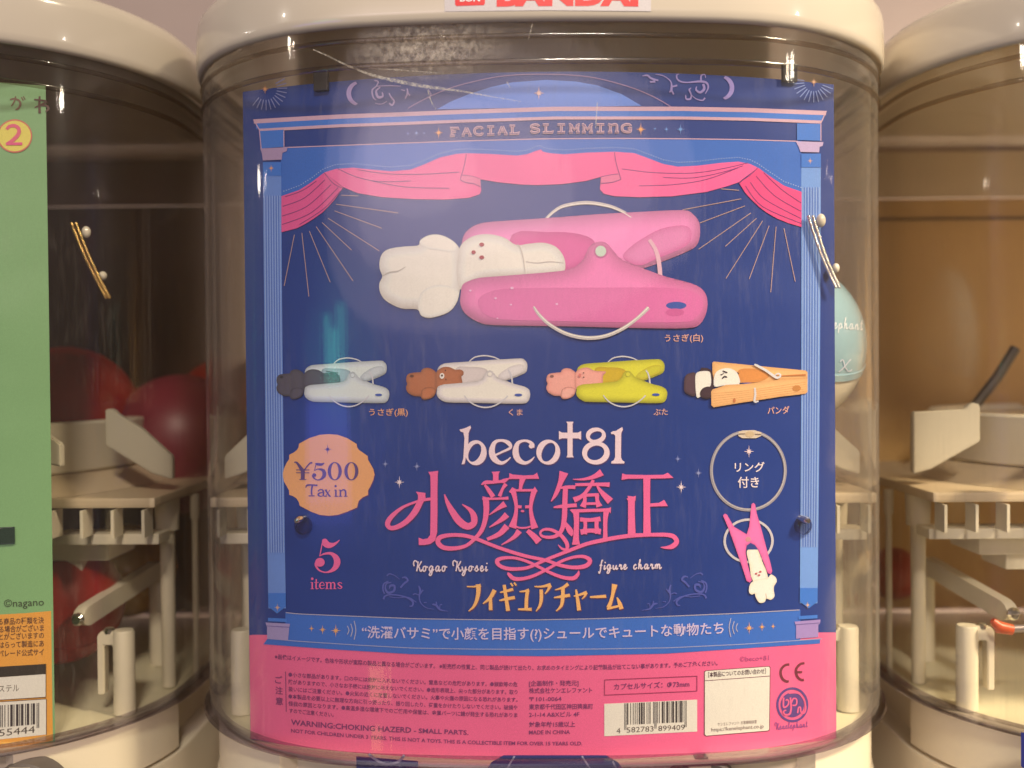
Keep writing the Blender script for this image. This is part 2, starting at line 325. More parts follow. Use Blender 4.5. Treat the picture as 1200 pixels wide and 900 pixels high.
    for i in range(22):
        x = (i-10.5)*.0128
        if rib is None: rib = box('shelf_rib', (0, .066, L(-.1245)), (.0013, .010, .0115), M['white'], root, .0002); rib.location.x = x
        else:
            c = rib.copy(); COL.objects.link(c); c.parent = root; c.location.x = x
    box('chute_plate', (0, .079, L(-.1325)), (.274, .014, .0045), M['white'], root)
    box('chute_block', (0, .098, L(-.1390)), (.222, .03, .009), M['white'], root)
    box('chute_step', (0, .098, L(-.1470)), (.196, .024, .007), M['white'], root)
    # lining: the rear inside face of the case
    box('back_board', (0, .2285, L(-.0835)), (.262, .003, .235), M['cab_r'], root)
    box('top_lining', (0, .2270, L(.0475)), (.262, .003, .026), M['lining_r'], root)
    return root
mc = make_machine(); ml = copy_tree(mc); mr = copy_tree(mc)
ml.location.x = -.30; mr.location.x = .30
GRP = 'capsule machines standing side by side'
tag(mc, 'central capsule toy machine holding the blue and pink clothespin charm card', 'capsule machine', GRP)
tag(ml, 'left capsule toy machine holding the green and orange card and red capsules', 'capsule machine', GRP)
tag(mr, 'right capsule toy machine with bare tan interior and white mechanism', 'capsule machine', GRP)
for c in children(ml):
    if c.name.startswith('back_board') or c.name.startswith('top_lining'):
        c.data = c.data.copy(); c.data.materials[0] = M['cab_l'] if c.name.startswith('back') else M['lining_l']
def fin_mesh():
    o = prism('guide_fin', [(x, z-Z_RIM) for x, z in ((-.1095, -.0785), (-.1130, -.0775), (-.1160, -.0805), (-.1385, -.0815), (-.1385, -.1085), (-.1310, -.1065), (-.1095, -.0945))], .085, .089, M['fin'])
    me = o.data; bpy.data.objects.remove(o); return me
fm = fin_mesh()
for c in children(mr):
    if c.name.startswith('guide_fin') and min(v.co.x for v in c.data.vertices) < -.13: c.data = fm
for r_, x, rad, z in ((ml, .105, .0150, -.2220), (mc, .056, .0160, -.2195)):
    k = lathe('coin_knob', [(rad, .006), (rad, -.003), (rad-.001, -.004), (.0004, -.0042)], M['knob'], r_, 40, (x, .010+(x*x)/1.1, z-Z_RIM), axis='Y')
    box('knob_insert', (x-.001, .0055+(x*x)/1.1, z-Z_RIM+.005), (.008, .002, .018), M['knob2'], k, .0004)
    box('knob_slot', (x+.007, .0053+(x*x)/1.1, z-Z_RIM+.006), (.003, .0022, .010), M['dark'], k, .0003)

# ------------------------------------------------------------------ print kit: flat ink on curved card
def zz(ox, oy, s, pts):                           # magnified-tracing coordinates -> card drawing coordinates
    return [(ox+p[0]/s, oy+p[1]/s)+tuple((p[2]/s,) if len(p) > 2 else ()) for p in pts]
def crom(P, k, closed=False):
    if len(P) < 3 or k <= 1: return list(P)
    n = len(P); out = []
    for i in range(n if closed else n-1):
        if closed: a, b, c, d = P[(i-1) % n], P[i], P[(i+1) % n], P[(i+2) % n]
        else: a, b, c, d = P[max(i-1, 0)], P[i], P[i+1], P[min(i+2, n-1)]
        for j in range(k):
            t = j/k
            out.append(tuple(.5*((2*q)+(-p+r)*t+(2*p-5*q+4*r-s)*t*t+(-p+3*q-3*r+s)*t**3) for p, q, r, s in zip(a, b, c, d)))
    if not closed: out.append(tuple(P[-1]))
    return out
LAY = 7e-5
class Art:
    def __init__(s): s.v = []; s.f = []; s.c = []; s.m = 0
    def micro(s): s.m += 1; return (s.m % 10)*5e-6
    def add(s, pts, tris, col, lay, hh=None):
        b = len(s.v); h = lay*LAY+s.micro()
        cf = col if callable(col) else None; cc = None if cf else alb(col)
        for i, p in enumerate(pts):
            s.v.append((p[0], p[1], h+(hh[i] if hh else 0))); s.c.append(alb(cf(p[0], p[1])) if cf else cc)
        s.f += [tuple(b+i for i in t) for t in tris]
    def poly(s, loops, col, lay=1, sm=0, grid=0):
        if not isinstance(loops[0], list): loops = [loops]
        if sm: loops = [crom([p[:2] for p in l], sm, True) for l in loops]
        L3 = [[Vector((p[0], p[1], 0)) for p in l] for l in loops]
        tr = tessellate_polygon(L3); flat = [(v.x, v.y) for l in L3 for v in l]
        xs = [p[0] for p in flat]; ys = [p[1] for p in flat]
        g = grid or 9
        if max(xs)-min(xs) > g*1.4 or (grid and max(ys)-min(ys) > g):
            bm = bmesh.new(); bv = [bm.verts.new((x, y, 0)) for x, y in flat]
            for t in tr:
                try: bm.faces.new([bv[i] for i in t])
                except ValueError: pass
            x = math.ceil(min(xs)/g)*g
            while x < max(xs):
                bmesh.ops.bisect_plane(bm, geom=bm.verts[:]+bm.edges[:]+bm.faces[:], dist=1e-5, plane_co=(x, 0, 0), plane_no=(1, 0, 0)); x += g
            if grid:
                y = math.ceil(min(ys)/g)*g
                while y < max(ys):
                    bmesh.ops.bisect_plane(bm, geom=bm.verts[:]+bm.edges[:]+bm.faces[:], dist=1e-5, plane_co=(0, y, 0), plane_no=(0, 1, 0)); y += g
            bmesh.ops.triangulate(bm, faces=bm.faces[:])
            bm.verts.index_update()
            flat = [(v.co.x, v.co.y) for v in bm.verts]; tr = [[v.index for v in f.verts] for f in bm.faces]; bm.free()
        s.add(flat, tr, col, lay)
    def stroke(s, pts, col, lay=2, w=None, sm=5, caps=False, join=None):
        P = [tuple(p[:2])+((p[2] if len(p) > 2 else w),) for p in pts]
        Q = crom(P, sm) if len(P) > 2 else P
        if len(Q) == 2 and abs(Q[0][0]-Q[1][0]) > 14:
            k = int(abs(Q[0][0]-Q[1][0])/9)+1; Q = [tuple(a+(b-a)*i/k for a, b in zip(Q[0], Q[1])) for i in range(k+1)]
        vs = []; fs = []; hh = []; n = len(Q)
        for i, (x, y, wd) in enumerate(Q):
            a = Q[max(i-1, 0)]; b = Q[min(i+1, n-1)]; dx, dy = b[0]-a[0], b[1]-a[1]; l = math.hypot(dx, dy) or 1
            nx, ny = -dy/l*wd/2, dx/l*wd/2; vs += [(x+nx, y+ny), (x-nx, y-ny)]; hh += [i/n*3e-5]*2
            if i: fs.append((2*i-2, 2*i-1, 2*i+1, 2*i))
        s.add(vs, fs, col, lay, hh)
    def ell(s, cx, cy, rx, ry, col, lay=2, n=28, hole=None, rot=0, grid=0):
        def e(cx, cy, rx, ry, rot, k=1):
            return [(cx+rx*math.cos(t)*math.cos(rot)-ry*math.sin(t)*math.sin(rot), cy+rx*math.cos(t)*math.sin(rot)+ry*math.sin(t)*math.cos(rot)) for t in [k*2*math.pi*i/n for i in range(n)]]
        ls = [e(cx, cy, rx, ry, rot)]
        if hole: ls.append(e(*hole, k=-1) if len(hole) == 5 else e(*hole, 0, k=-1))
        s.poly(ls, col, lay, grid=grid)
    def star(s, x, y, r, col, lay=3, k=8):
        pts = []
        for i in range(2*k):
            a = math.pi*i/k-math.pi/2; rr = (r*(1.25 if i % 8 == 0 else 1 if i % 4 == 0 else .62)) if i % 2 == 0 else r*.26
            pts.append((x+rr*math.cos(a), y+rr*math.sin(a)))
        s.poly(pts, col, lay)
    def text(s, body, x0, x1, y0, y1, em, col, lay=3, ym=None, bold=0., skew=0., res=2, font_w=None, vertical=False):
        c = bpy.data.curves.new('t', 'FONT'); c.body = body; c.resolution_u = res; c.offset = bold
        o = bpy.data.objects.new('t', c); COL.objects.link(o)
        dg = bpy.context.evaluated_depsgraph_get(); e = o.evaluated_get(dg); me = e.to_mesh()
        co = [v.co.copy() for v in me.vertices]; tr = [tuple(p.vertices) for p in me.polygons]
        e.to_mesh_clear(); bpy.data.objects.remove(o); bpy.data.curves.remove(c)
        if not co: return
        a = min(v.x for v in co); b = max(v.x for v in co); vs = []
        if ym is None: ym = (y0+y1)/2
        for v in co:
            t = (v.x-a)/(b-a); yb = y0*(1-t)*(1-2*t)+4*ym*t*(1-t)+y1*t*(2*t-1)
            vs.append((x0+(x1-x0)*t+v.y*em*skew, yb-v.y*em))
        s.add(vs, tr, col, lay)
    def build(s, name, parent, fn, mat_=None, label=None):
        vs = [fn(x, y, h) for x, y, h in s.v]
        if parent: vs = [v-parent.location for v in vs]
        me = bpy.data.meshes.new(name); me.from_pydata([tuple(v) for v in vs], [], s.f); me.update()
        ca = me.color_attributes.new('Col', 'FLOAT_COLOR', 'POINT')
        ca.data.foreach_set('color', [q for c in s.c for q in (*c, 1)])
        bm = bmesh.new(); bm.from_mesh(me)                 # faces look at the viewer's side of the card
        for f in bm.faces:
            if f.normal.y > 0: f.normal_flip()
        bm.to_mesh(me); bm.free()
        o = link(name, me, mat_ or M['print'], parent)
        if label: o['label'] = label
        return o
def card_fn(mx): return lambda x, y, h: on_cyl(x, y, mx, CARD_Y, CARD_R, h)
def make_card(name, mx, xr, ztop, zbot, cols, label, xl=None):
    """a bent sheet of card 0.5 mm thick; cols = [(z_from, colour)] from the top down"""
    pr = on_cyl(xr, 450, mx, CARD_Y, CARD_R).x-mx; pl = (on_cyl(xl, 450, mx, CARD_Y, CARD_R).x-mx) if xl else -pr
    root = empty(name, (mx, CARD_Y, zbot)); n = 96
    a0, a1 = math.asin(pl/CARD_R), math.asin(pr/CARD_R)
    vs = []; fs = []
    for i in range(n+1):
        a = a0+(a1-a0)*i/n
        for R, z in ((CARD_R, 0), (CARD_R, ztop-zbot), (CARD_R-.0005, ztop-zbot), (CARD_R-.0005, 0)):
            vs.append((R*math.sin(a), CARD_R-R*math.cos(a), z))
    for i in range(n):
        for k in range(4): fs.append((i*4+k, i*4+(k+1) % 4, i*4+4+(k+1) % 4, i*4+4+k))
    fs += [(0, 1, 2, 3), tuple(4*n+k for k in (3, 2, 1, 0))]
    o = mesh('card_sheet', vs, fs, M['print'], root)
    ca = o.data.color_attributes.new('Col', 'FLOAT_COLOR', 'POINT'); c = alb(cols)
    ca.data.foreach_set('color', [q for _ in vs for q in (*c, 1)])
    return root
exec_card = True
# colours as they read in the shop light
NAVY = (12, 50, 116); BLUE = (56, 112, 184); BLUE2 = (50, 100, 172); LINEP = (205, 160, 165); PINKC = (255, 92, 140); PINKD = (226, 82, 132)
HOT = (250, 98, 140); PALEP = (236, 196, 198); ORANGE = (240, 160, 84); MAG = (232, 94, 128); INK = (120, 44, 92); PURP = (150, 120, 165)
SHADOW = (52, 40, 92)
cc = card_fn(0.)
card = make_card('display_card', 0., 978.5, on_cyl(640, 84, 0, CARD_Y, CARD_R).z, -.2034, NAVY, '', xl=288.5)
tag(card, 'dark blue and pink printed display card with animals in clothespins', 'display card')
def P(a, name, label=None): return a.build(name, card, cc, label=label)
def qy(x, pts):                                   # piecewise linear lookup
    for (a, b), (c, d) in zip(pts, pts[1:]):
        if x <= c: return b+(d-b)*(x-a)/(c-a)
    return pts[-1][1]
def strip(top, bot, x0, x1, step=12):
    xs = [x0]; 
    while xs[-1]+step < x1: xs.append(xs[-1]+step)
    xs.append(x1)
    return [(x, qy(x, top)) for x in xs]+[(x, qy(x, bot)) for x in reversed(xs)]
# pink lower panel with its rounded bottom
a = Art(); BASEL = [(286, 750), (296, 745), (309, 755), (390, 761), (480, 766.5), (560, 768.3), (640, 769), (780, 766), (900, 758), (963, 754), (990, 744)]
a.poly(strip([(280, 744), (640, 744), (990, 741)], [(280, 865), (302, 866), (347, 876.5), (430, 884.5), (550, 891), (640, 893), (700, 892.3), (810, 885.5), (930, 876), (973, 866), (990, 865)], 287, 981), MAG, 1)
ANG = (math.asin(on_cyl(288.5, 450, 0, CARD_Y, CARD_R).x/CARD_R), math.asin(on_cyl(978.5, 450, 0, CARD_Y, CARD_R).x/CARD_R))
def clamp_fn(x, y, h):                            # keeps a full-bleed panel exactly inside the card's own edges
    p = cc(x, y, h); t = min(max(math.atan2(p.x, CARD_Y+CARD_R-p.y), ANG[0]+.0004), ANG[1]-.0004); R1 = CARD_R+h
    return Vector((R1*math.sin(t), CARD_Y+CARD_R-R1*math.cos(t), p.z))
a.build('pink_panel', card, clamp_fn)
# blue arch and cornice
a = Art()
a.poly([(512, 128), (528, 119), (550, 110), (575, 102), (600, 96.5), (640, 93.5), (675, 95.5), (700, 100), (728, 110), (752, 124)], (92, 128, 200), 2, grid=9)
a.stroke([(478, 127), (492, 119), (515, 108), (545, 98), (590, 89), (640, 87), (690, 90), (735, 101), (765, 113), (788, 126)], (150, 118, 150), 2, w=1.1)
CT = [(298, 139.8), (345, 137), (400, 134), (470, 131.5), (530, 129), (650, 125), (800, 125), (880, 126.5), (968, 130)]
def sh(l, d): return [(x, y+d) for x, y in l]
a.poly(strip(CT, sh(CT, 5), 297.5, 968), LINEP, 3); a.poly(strip(sh(CT, 5), sh(CT, 11.5), 300, 965), BLUE, 3)
a.poly(strip(sh(CT, 11.5), sh(CT, 15), 304, 962.5), LINEP, 3)
a.stroke([(297, 140), (304.5, 153)], LINEP, 4, w=1.2); a.stroke([(968.5, 130), (962, 144)], LINEP, 4, w=1.2)
P(a, 'cornice_print')
CB = [(332, 172.4), (400, 169.8), (470, 167.2), (550, 164.4), (640, 162), (720, 161.6), (800, 162), (870, 163), (935, 165)]
# pale blue backdrop above the curtain
TOPC = zz(300, 120, 3.53, [(105, 388), (180, 362), (230, 330), (280, 292), (330, 275), (400, 270), (480, 278), (560, 285), (640, 278), (700, 255), (760, 228), (830, 213), (870, 210), (960, 213), (1080, 220), (1120, 215), (1160, 200), (1180, 195)])+\
    zz(630, 120, 3.53, [(20, 203), (50, 210), (110, 215), (200, 208), (320, 204), (400, 210), (460, 232), (520, 255), (580, 266), (660, 262), (760, 250), (830, 245), (880, 255), (910, 270), (960, 305), (1020, 345), (1092, 370)])
a = Art(); xs = [x for x, _ in TOPC]
a.poly([(x, y) for x, y in [(329, qy(332, CB))]+[(x, qy(x, CB)) for x in range(345, 931, 9)]+[(939, 165)]]+[(939.4, TOPC[-1][1])]+[(x, y+1) for x, y in TOPC[::-1]], BLUE2, 2)
a.poly(strip(CB, sh(CB, 1.1), 332, 935), LINEP, 3)
P(a, 'backdrop_print')
# curtain
a = Art()
botc = zz(300, 120, 3.53, [(360, 350), (420, 375), (520, 392), (650, 400), (780, 402), (880, 395), (925, 380), (932, 365), (928, 318), (1000, 330), (1100, 340), (1175, 342)])+zz(630, 120, 3.53, [(0, 342), (100, 338), (200, 325), (262, 308), (258, 360), (275, 378), (320, 388), (420, 392), (560, 388), (700, 370), (790, 345), (832, 330)])
ti = [p for p in TOPC if 378 < p[0] < 889]
tl, tr_ = (zz(300, 120, 3.53, [(282, 290)])[0], zz(630, 120, 3.53, [(912, 270)])[0])
a.poly([tl]+ti+[tr_]+botc[::-1], PINKC, 4)
lt = [p for p in TOPC if p[0] < 381]
a.poly(lt+[tl]+zz(300, 120, 3.53, [(360, 352), (345, 375), (325, 402), (300, 430), (275, 455), (240, 480), (205, 502), (170, 520), (105, 537)]), PINKD, 4)
rt = [p for p in TOPC if p[0] > 889]
a.poly([tr_]+rt+zz(630, 120, 3.53, [(1092, 515), (1040, 500), (990, 480), (950, 457), (920, 435), (885, 402), (860, 375), (835, 335)]), (228, 66, 118), 4)
for pts in ([(282, 290), (320, 335), (365, 358)], [(340, 275), (420, 310), (520, 328), (640, 325)], [(420, 278), (540, 295), (690, 297), (840, 288)], [(480, 325), (620, 350), (800, 355)], [(870, 212), (862, 260), (845, 318)], [(845, 320), (870, 332), (900, 336), (930, 350)], [(850, 300), (890, 305), (928, 316)],
            [(120, 390), (190, 365), (250, 325)], [(110, 430), (200, 395), (285, 320)], [(108, 470), (210, 430), (310, 340)], [(108, 505), (230, 455), (340, 352)], [(180, 505), (280, 440), (350, 365)]):
    a.stroke(zz(300, 120, 3.53, pts), (128, 58, 110), 5, w=.75)
for pts in ([(910, 270), (880, 300), (832, 332)], [(318, 205), (325, 250), (345, 318)], [(345, 318), (310, 330), (262, 335)], [(262, 308), (300, 300), (335, 296)], [(350, 275), (480, 290), (640, 292), (760, 275), (870, 250)], [(520, 310), (640, 312), (760, 290), (850, 262)], [(420, 345), (560, 340), (700, 318), (830, 270)],
            [(880, 330), (940, 400), (1090, 480)], [(905, 305), (980, 385), (1090, 450)], [(935, 290), (1010, 360), (1090, 415)], [(860, 345), (930, 430), (1090, 500)]):
    a.stroke(zz(630, 120, 3.53, pts), (128, 50, 110), 5, w=.75)
a.poly(zz(300, 120, 3.53, [(845, 320), (856, 302), (890, 305), (928, 316), (930, 345), (900, 336), (870, 332)]), (222, 108, 140), 5)
a.poly(zz(630, 120, 3.53, [(262, 308), (300, 300), (335, 296), (345, 318), (310, 330), (262, 338)]), (222, 108, 140), 5)
P(a, 'curtain_print')
a = Art(); acc = 0; last = TOPC[0]
for p, q in zip(TOPC, TOPC[1:]):
    d = math.hypot(q[0]-p[0], q[1]-p[1]); t = 0
    while acc+d*(1-t) >= 3.1:
        t += (3.1-acc)/d; acc = 0; x = p[0]+(q[0]-p[0])*t; y = p[1]+(q[1]-p[1])*t-5.0
        a.poly([(x-.45, y-.6), (x+.45, y-.6), (x+.45, y+.6), (x-.45, y+.6)], (170, 182, 210), 4)
    acc += d*(1-t)
P(a, 'dotted_line_print')
# fan lines
RAYS = [zz(290, 220, 4, [(x0, y0), (x1, y1)]) for x0, y0, x1, y1 in ((440, 35, 520, 38), (415, 77, 705, 118), (408, 108, 630, 190), (378, 143, 618, 296), (350, 163, 488, 292), (322, 182, 495, 437), (290, 203, 388, 443), (255, 212, 288, 510), (220, 220, 172, 460))]+\
    [zz(680, 220, 4, [(x0, y0), (x1, y1)]) for x0, y0, x1, y1 in ((660, 5, 745, 12), (755, 52, 480, 103), (772, 85, 560, 165), (800, 118, 555, 288), (826, 143, 680, 275), (855, 155, 683, 425), (885, 178, 792, 428), (918, 182, 893, 490), (955, 190, 1008, 440))]
for q in RAYS:
    a = Art(); a.stroke(q, (176, 139, 129), 3, w=.9); P(a, 'ray_line')
# columns
a = Art()
def column(xl, xr, yt, yb, sgn):
    f = lambda y, k: [(x0+(x1-x0)*(y-yt)/(yb-yt)) for x0, x1 in (k,)][0]
    L = lambda y: xl[0]+(xl[1]-xl[0])*(y-yt)/(yb-yt)-1.2*math.sin(math.pi*(y-yt)/(yb-yt))*(1 if sgn < 0 else -1)*.6
    R = lambda y: xr[0]+(xr[1]-xr[0])*(y-yt)/(yb-yt)-1.2*math.sin(math.pi*(y-yt)/(yb-yt))*(1 if sgn < 0 else -1)*.6
    ys = [yt+(yb-yt)*i/40 for i in range(41)]
    a.poly([(L(y), y) for y in ys]+[(R(y), y) for y in ys[::-1]], (104, 136, 190) if sgn < 0 else (110, 146, 204), 3)
    for k in range(7):
        u = .08+.14*k
        a.stroke([(L(y)+(R(y)-L(y))*u, y) for y in ys[3:-3:4]], (150, 168, 204) if k % 1 == 0 else BLUE, 4, w=.9, sm=1)
        if k < 6: a.stroke([(L(y)+(R(y)-L(y))*(u+.07), y) for y in ys[3:-3:4]], (78, 108, 170), 4, w=.8, sm=1)
    a.poly([(L(yt), yt), (R(yt), yt), (R(yt+16), yt+16), (L(yt+16), yt+16)], BLUE, 5)
    a.poly([(L(yb-18), yb-18), (R(yb-18), yb-18), (R(yb), yb-2), ((L(yb)+R(yb))/2, yb+6), (L(yb), yb-2)], BLUE, 5)
column((308, 314.5), (329.5, 335), 190, 713, -1)
a.poly([(304, 153.5), (332.5, 152), (333, 172), (306, 174)], BLUE, 4); a.stroke([(304, 153), (306, 174)], LINEP, 5, w=1); a.stroke([(332.6, 153), (332.8, 172)], LINEP, 5, w=1)
a.poly([(305, 174), (337, 172.5), (336, 177), (331, 179), (330, 187), (308, 188), (307, 180)], (172, 140, 162), 5)
a.star(317.7, 197, 3.6, ORANGE, 6); a.star(325, 712, 4, (214, 164, 116), 6)
a.poly([(314, 724), (336, 725), (336.5, 729), (314, 728)], BLUE, 5); a.poly([(311, 729.5), (340, 731), (339, 735), (337.5, 750.5), (313, 748.5), (313, 735)], (158, 138, 170), 5); a.stroke([(312, 733.5), (339, 735)], (110, 90, 140), 6, w=.8)
P(a, 'column_print'); a = Art()
column((939, 937.3), (962, 958), 180, 707, 1)
a.poly([(934, 144.5), (962, 145), (962, 165), (934, 164)], BLUE, 4); a.stroke([(962, 145), (962, 165)], LINEP, 5, w=1)
a.poly([(932.5, 165.5), (965, 166.5), (964, 171), (960.5, 172), (960, 178.5), (938, 178), (936, 172)], (188, 160, 186), 5)
a.star(949.5, 188.5, 3.6, (214, 160, 130), 6); a.star(946.5, 709, 3.6, (214, 164, 116), 6)
a.poly([(936, 722), (958, 720.5), (958, 724.5), (936, 726)], BLUE, 5); a.poly([(931, 728.5), (961.5, 726), (961, 731), (959, 732), (959, 746.5), (933, 748.5), (933, 733)], (158, 128, 172), 5); a.stroke([(932, 732), (961, 730)], (110, 90, 140), 6, w=.8)
P(a, 'column_print')
# lower frieze
a = Art()
FT = [(330, 716.8), (350, 719), (485, 724.5), (560, 725.7), (620, 726), (700, 724.5), (785, 721.6), (860, 718.5), (940, 714)]
FB = [(309, 747.5), (350, 751), (420, 755.5), (485, 759), (560, 760.2), (620, 760.4), (700, 760), (785, 758.6), (870, 754.5), (964, 748)]
a.poly(strip(FT, FB, 334.5, 938), BLUE2, 2)
a.poly([(313, 749)]+strip([(309, 748)]+FB[1:], BASEL, 313, 961)[1:]+[(308.5, 755.2)], BLUE2, 3)
a.poly(strip(FT, sh(FT, 1.), 335, 937), (172, 160, 166), 4); a.poly(strip(FB, sh(FB, 1.), 314, 963), (150, 150, 172), 4)
for x, y, r in ((365, 736.6, 3.4), (378, 738, 4.6), (393.5, 739, 6.2), (878, 736, 6), (893, 734.6, 4.4), (906, 734, 3.2)): a.star(x, y, r, (226, 160, 90), 4)
for k, h in ((0, 5), (4, 7.5), (8, 11)):
    a.stroke([(407+k, 738.5-h), (409+k, 738.5), (407+k, 738.5+h)], (165, 158, 170), 4, w=1.1); a.stroke([(864.5-k, 735.5-h), (862.5-k, 735.5), (864.5-k, 735.5+h)], (165, 158, 170), 4, w=1.1)
a.text('“洗濯バサミ”で小顔を目指す(?)シュールでキュートな動物たち', 424, 848, 746.3, 741.6, 15.5, (205, 182, 204), 5, ym=748.2, bold=.012)
P(a, 'frieze_print', 'pale blue band with one line of Japanese lettering')
# header stars and words
a = Art()
ST = {'F': [[(.22, 0), (.22, 1)], [(0, 0), (.85, 0), (.85, .22)], [(0, 1), (.5, 1)], [(.22, .48), (.62, .48)]], 'A': [[(.45, 0), (.12, 1)], [(.5, 0), (.85, 1)], [(.28, .62), (.72, .62)], [(0, 1), (.3, 1)], [(.65, 1), (1, 1)]],
      'C': [[(.88, .25), (.75, .03), (.45, 0), (.15, .2), (.08, .5), (.18, .85), (.5, 1), (.78, .93), (.9, .7)]], 'I': [[(.5, 0), (.5, 1)], [(.15, 0), (.85, 0)], [(.15, 1), (.85, 1)]],
      'L': [[(.28, 0), (.28, 1)], [(0, 0), (.55, 0)], [(0, 1), (.9, 1), (.9, .72)]], 'S': [[(.85, .25), (.72, .03), (.4, 0), (.15, .18), (.25, .42), (.7, .56), (.85, .8), (.55, 1), (.25, .97), (.1, .72)]],
      'M': [[(.18, 0), (.18, 1)], [(.18, 0), (.5, .65), (.82, 0)], [(.82, 0), (.82, 1)], [(0, 1), (.36, 1)], [(.64, 1), (1, 1)], [(0, 0), (.2, 0)], [(.8, 0), (1, 0)]],
      'N': [[(.2, .1), (.2, 1)], [(0, 0), (.3, .1), (.6, 0), (.8, .15), (.8, 1)], [(0, 1), (.38, 1)], [(.62, 1), (1, 1)]], 'G': [[(.88, .25), (.75, .03), (.45, 0), (.15, .2), (.08, .5), (.18, .85), (.5, 1), (.85, .92), (.85, .55)], [(.6, .55), (1, .55)]]}
def deco(word, x0, x1, yt, yb_, hgt):
    n = len(word); stp = (x1-x0)/n
    for i, ch in enumerate(word):
        u = (i+.5)/n; y = yt+(yb_-yt)*u
        for st in ST[ch]:
            pts = [(x0+stp*(i+.08)+stp*.84*px, y+hgt*py) for px, py in st]
            a.stroke(pts, (214, 166, 160), 5, w=2.9, sm=3 if len(pts) > 4 else 1)
        for st in ST[ch]:
            pts = [(x0+stp*(i+.08)+stp*.84*px, y+hgt*py) for px, py in st]
            a.stroke(pts, (104, 76, 118), 7, w=.85, sm=3 if len(pts) > 4 else 1)
deco('FACIAL', 526, 610, 150.3, 147.2, 9); deco('SLIMMING', 619.5, 742, 146.2, 145.6, 9)
for x, y, r, c in ((514, 155.5, 5.6, ORANGE), (751, 151.5, 6, ORANGE), (767.5, 151, 2.2, (100, 140, 205)), (781, 151.5, 3.2, (100, 140, 205)), (797.5, 151.5, 5, (100, 145, 210)), (488, 156, 3.5, (130, 150, 190)), (497, 156, 2, (130, 150, 190)), (478, 156.5, 2.6, (110, 130, 180)), (631.5, 109, 6.6, (240, 190, 166))):
    b_ = Art(); b_.star(x, y, r, c, 5); P(b_, 'star_print')
P(a, 'heading_print', 'small ornate heading lettering')
# sunbursts, moons, scrolls
a = Art()
def burst(cx, cy, angs, r0, r1, w, col):
    for t in angs:
        t = math.radians(t); a.stroke([(cx+r0*math.cos(t), cy+r0*math.sin(t)), (cx+r1*math.cos(t), cy+r1*math.sin(t))], col, 3, w=w)
burst(311.5, 104, range(-28, 130, 13), 13, 25, 1.1, (128, 130, 165)); a.star(310.6, 104.3, 5, (222, 150, 92), 4); P(a, 'sunburst_print'); a = Art()
burst(953.5, 96, range(20, 190, 14), 11, 24, 1.1, (120, 135, 180)); a.star(953.8, 96, 4.8, (214, 160, 120), 4); P(a, 'sunburst_print')
def moon(cx, cy, r, s, col):
    o = [(cx+s*r*math.cos(t), cy+r*math.sin(t)) for t in [math.radians(-75+i*10) for i in range(16)]]
    i_ = [(cx-s*r*.42+s*r*1.05*math.cos(t), cy+r*.92*math.sin(t)) for t in [math.radians(62-i*10) for i in range(13)]]
    a.poly(o+i_, col, 3)
a = Art(); moon(420.5, 109.5, 14.5, -1, (168, 140, 176)); P(a, 'moon_print'); a = Art(); moon(846, 102.8, 14.5, 1, (150, 132, 182)); P(a, 'moon_print'); a = Art()
SC = [([(445, 85, 2), (500, 85, 0)],)]
for pts in ([(480, 100, 6), (455, 110, 14), (460, 150, 16), (500, 178, 16), (570, 185, 14), (690, 175, 22), (755, 190, 20), (770, 240, 16), (740, 300, 8)], [(700, 180, 18), (700, 120, 16), (735, 105, 12), (745, 140, 6)], [(720, 200, 24), (730, 250, 26), (690, 285, 24), (650, 260, 18), (655, 225, 10)],
            [(600, 240, 8), (580, 260, 16), (600, 310, 14), (590, 350, 18), (550, 350, 16), (545, 310, 10)], [(600, 310, 6), (650, 350, 10), (710, 365, 14), (740, 340, 16)], [(110, 120, 8), (160, 115, 18), (200, 145, 20), (270, 165, 16)], [(185, 180, 16), (240, 175, 22)], [(240, 105, 6), (310, 115, 10), (370, 150, 10), (400, 190, 14), (400, 260, 24), (380, 285, 8)], [(400, 230, 14), (460, 215, 18)], [(405, 270, 18), (425, 305, 16)]):
    q = zz(740, 75, 8.57, pts); a.stroke(q, (146, 128, 176), 3)
P(a, 'scroll_print'); a = Art()
for pts in ([(330, 120, 14), (370, 135, 14), (350, 180, 12), (310, 220, 14), (320, 290, 14), (350, 320, 8)], [(390, 190, 14), (350, 230, 18), (370, 290, 26), (415, 280, 20), (410, 240, 12)], [(480, 250, 12), (500, 290, 16), (530, 330, 18), (510, 370, 18), (480, 350, 14)], [(340, 350, 8), (400, 360, 8), (460, 330, 6)], [(660, 200, 10), (665, 250, 20), (640, 305, 12)], [(600, 215, 8), (640, 225, 12)], [(670, 250, 10), (690, 275, 18)], [(870, 210, 6), (900, 260, 10), (880, 300, 12)], [(350, 180, 8), (480, 175, 10), (600, 180, 6)]):
    a.stroke(zz(400, 80, 8.57, pts), (176, 150, 178), 3)
P(a, 'scroll_print')
a = Art(); b_ = Art()
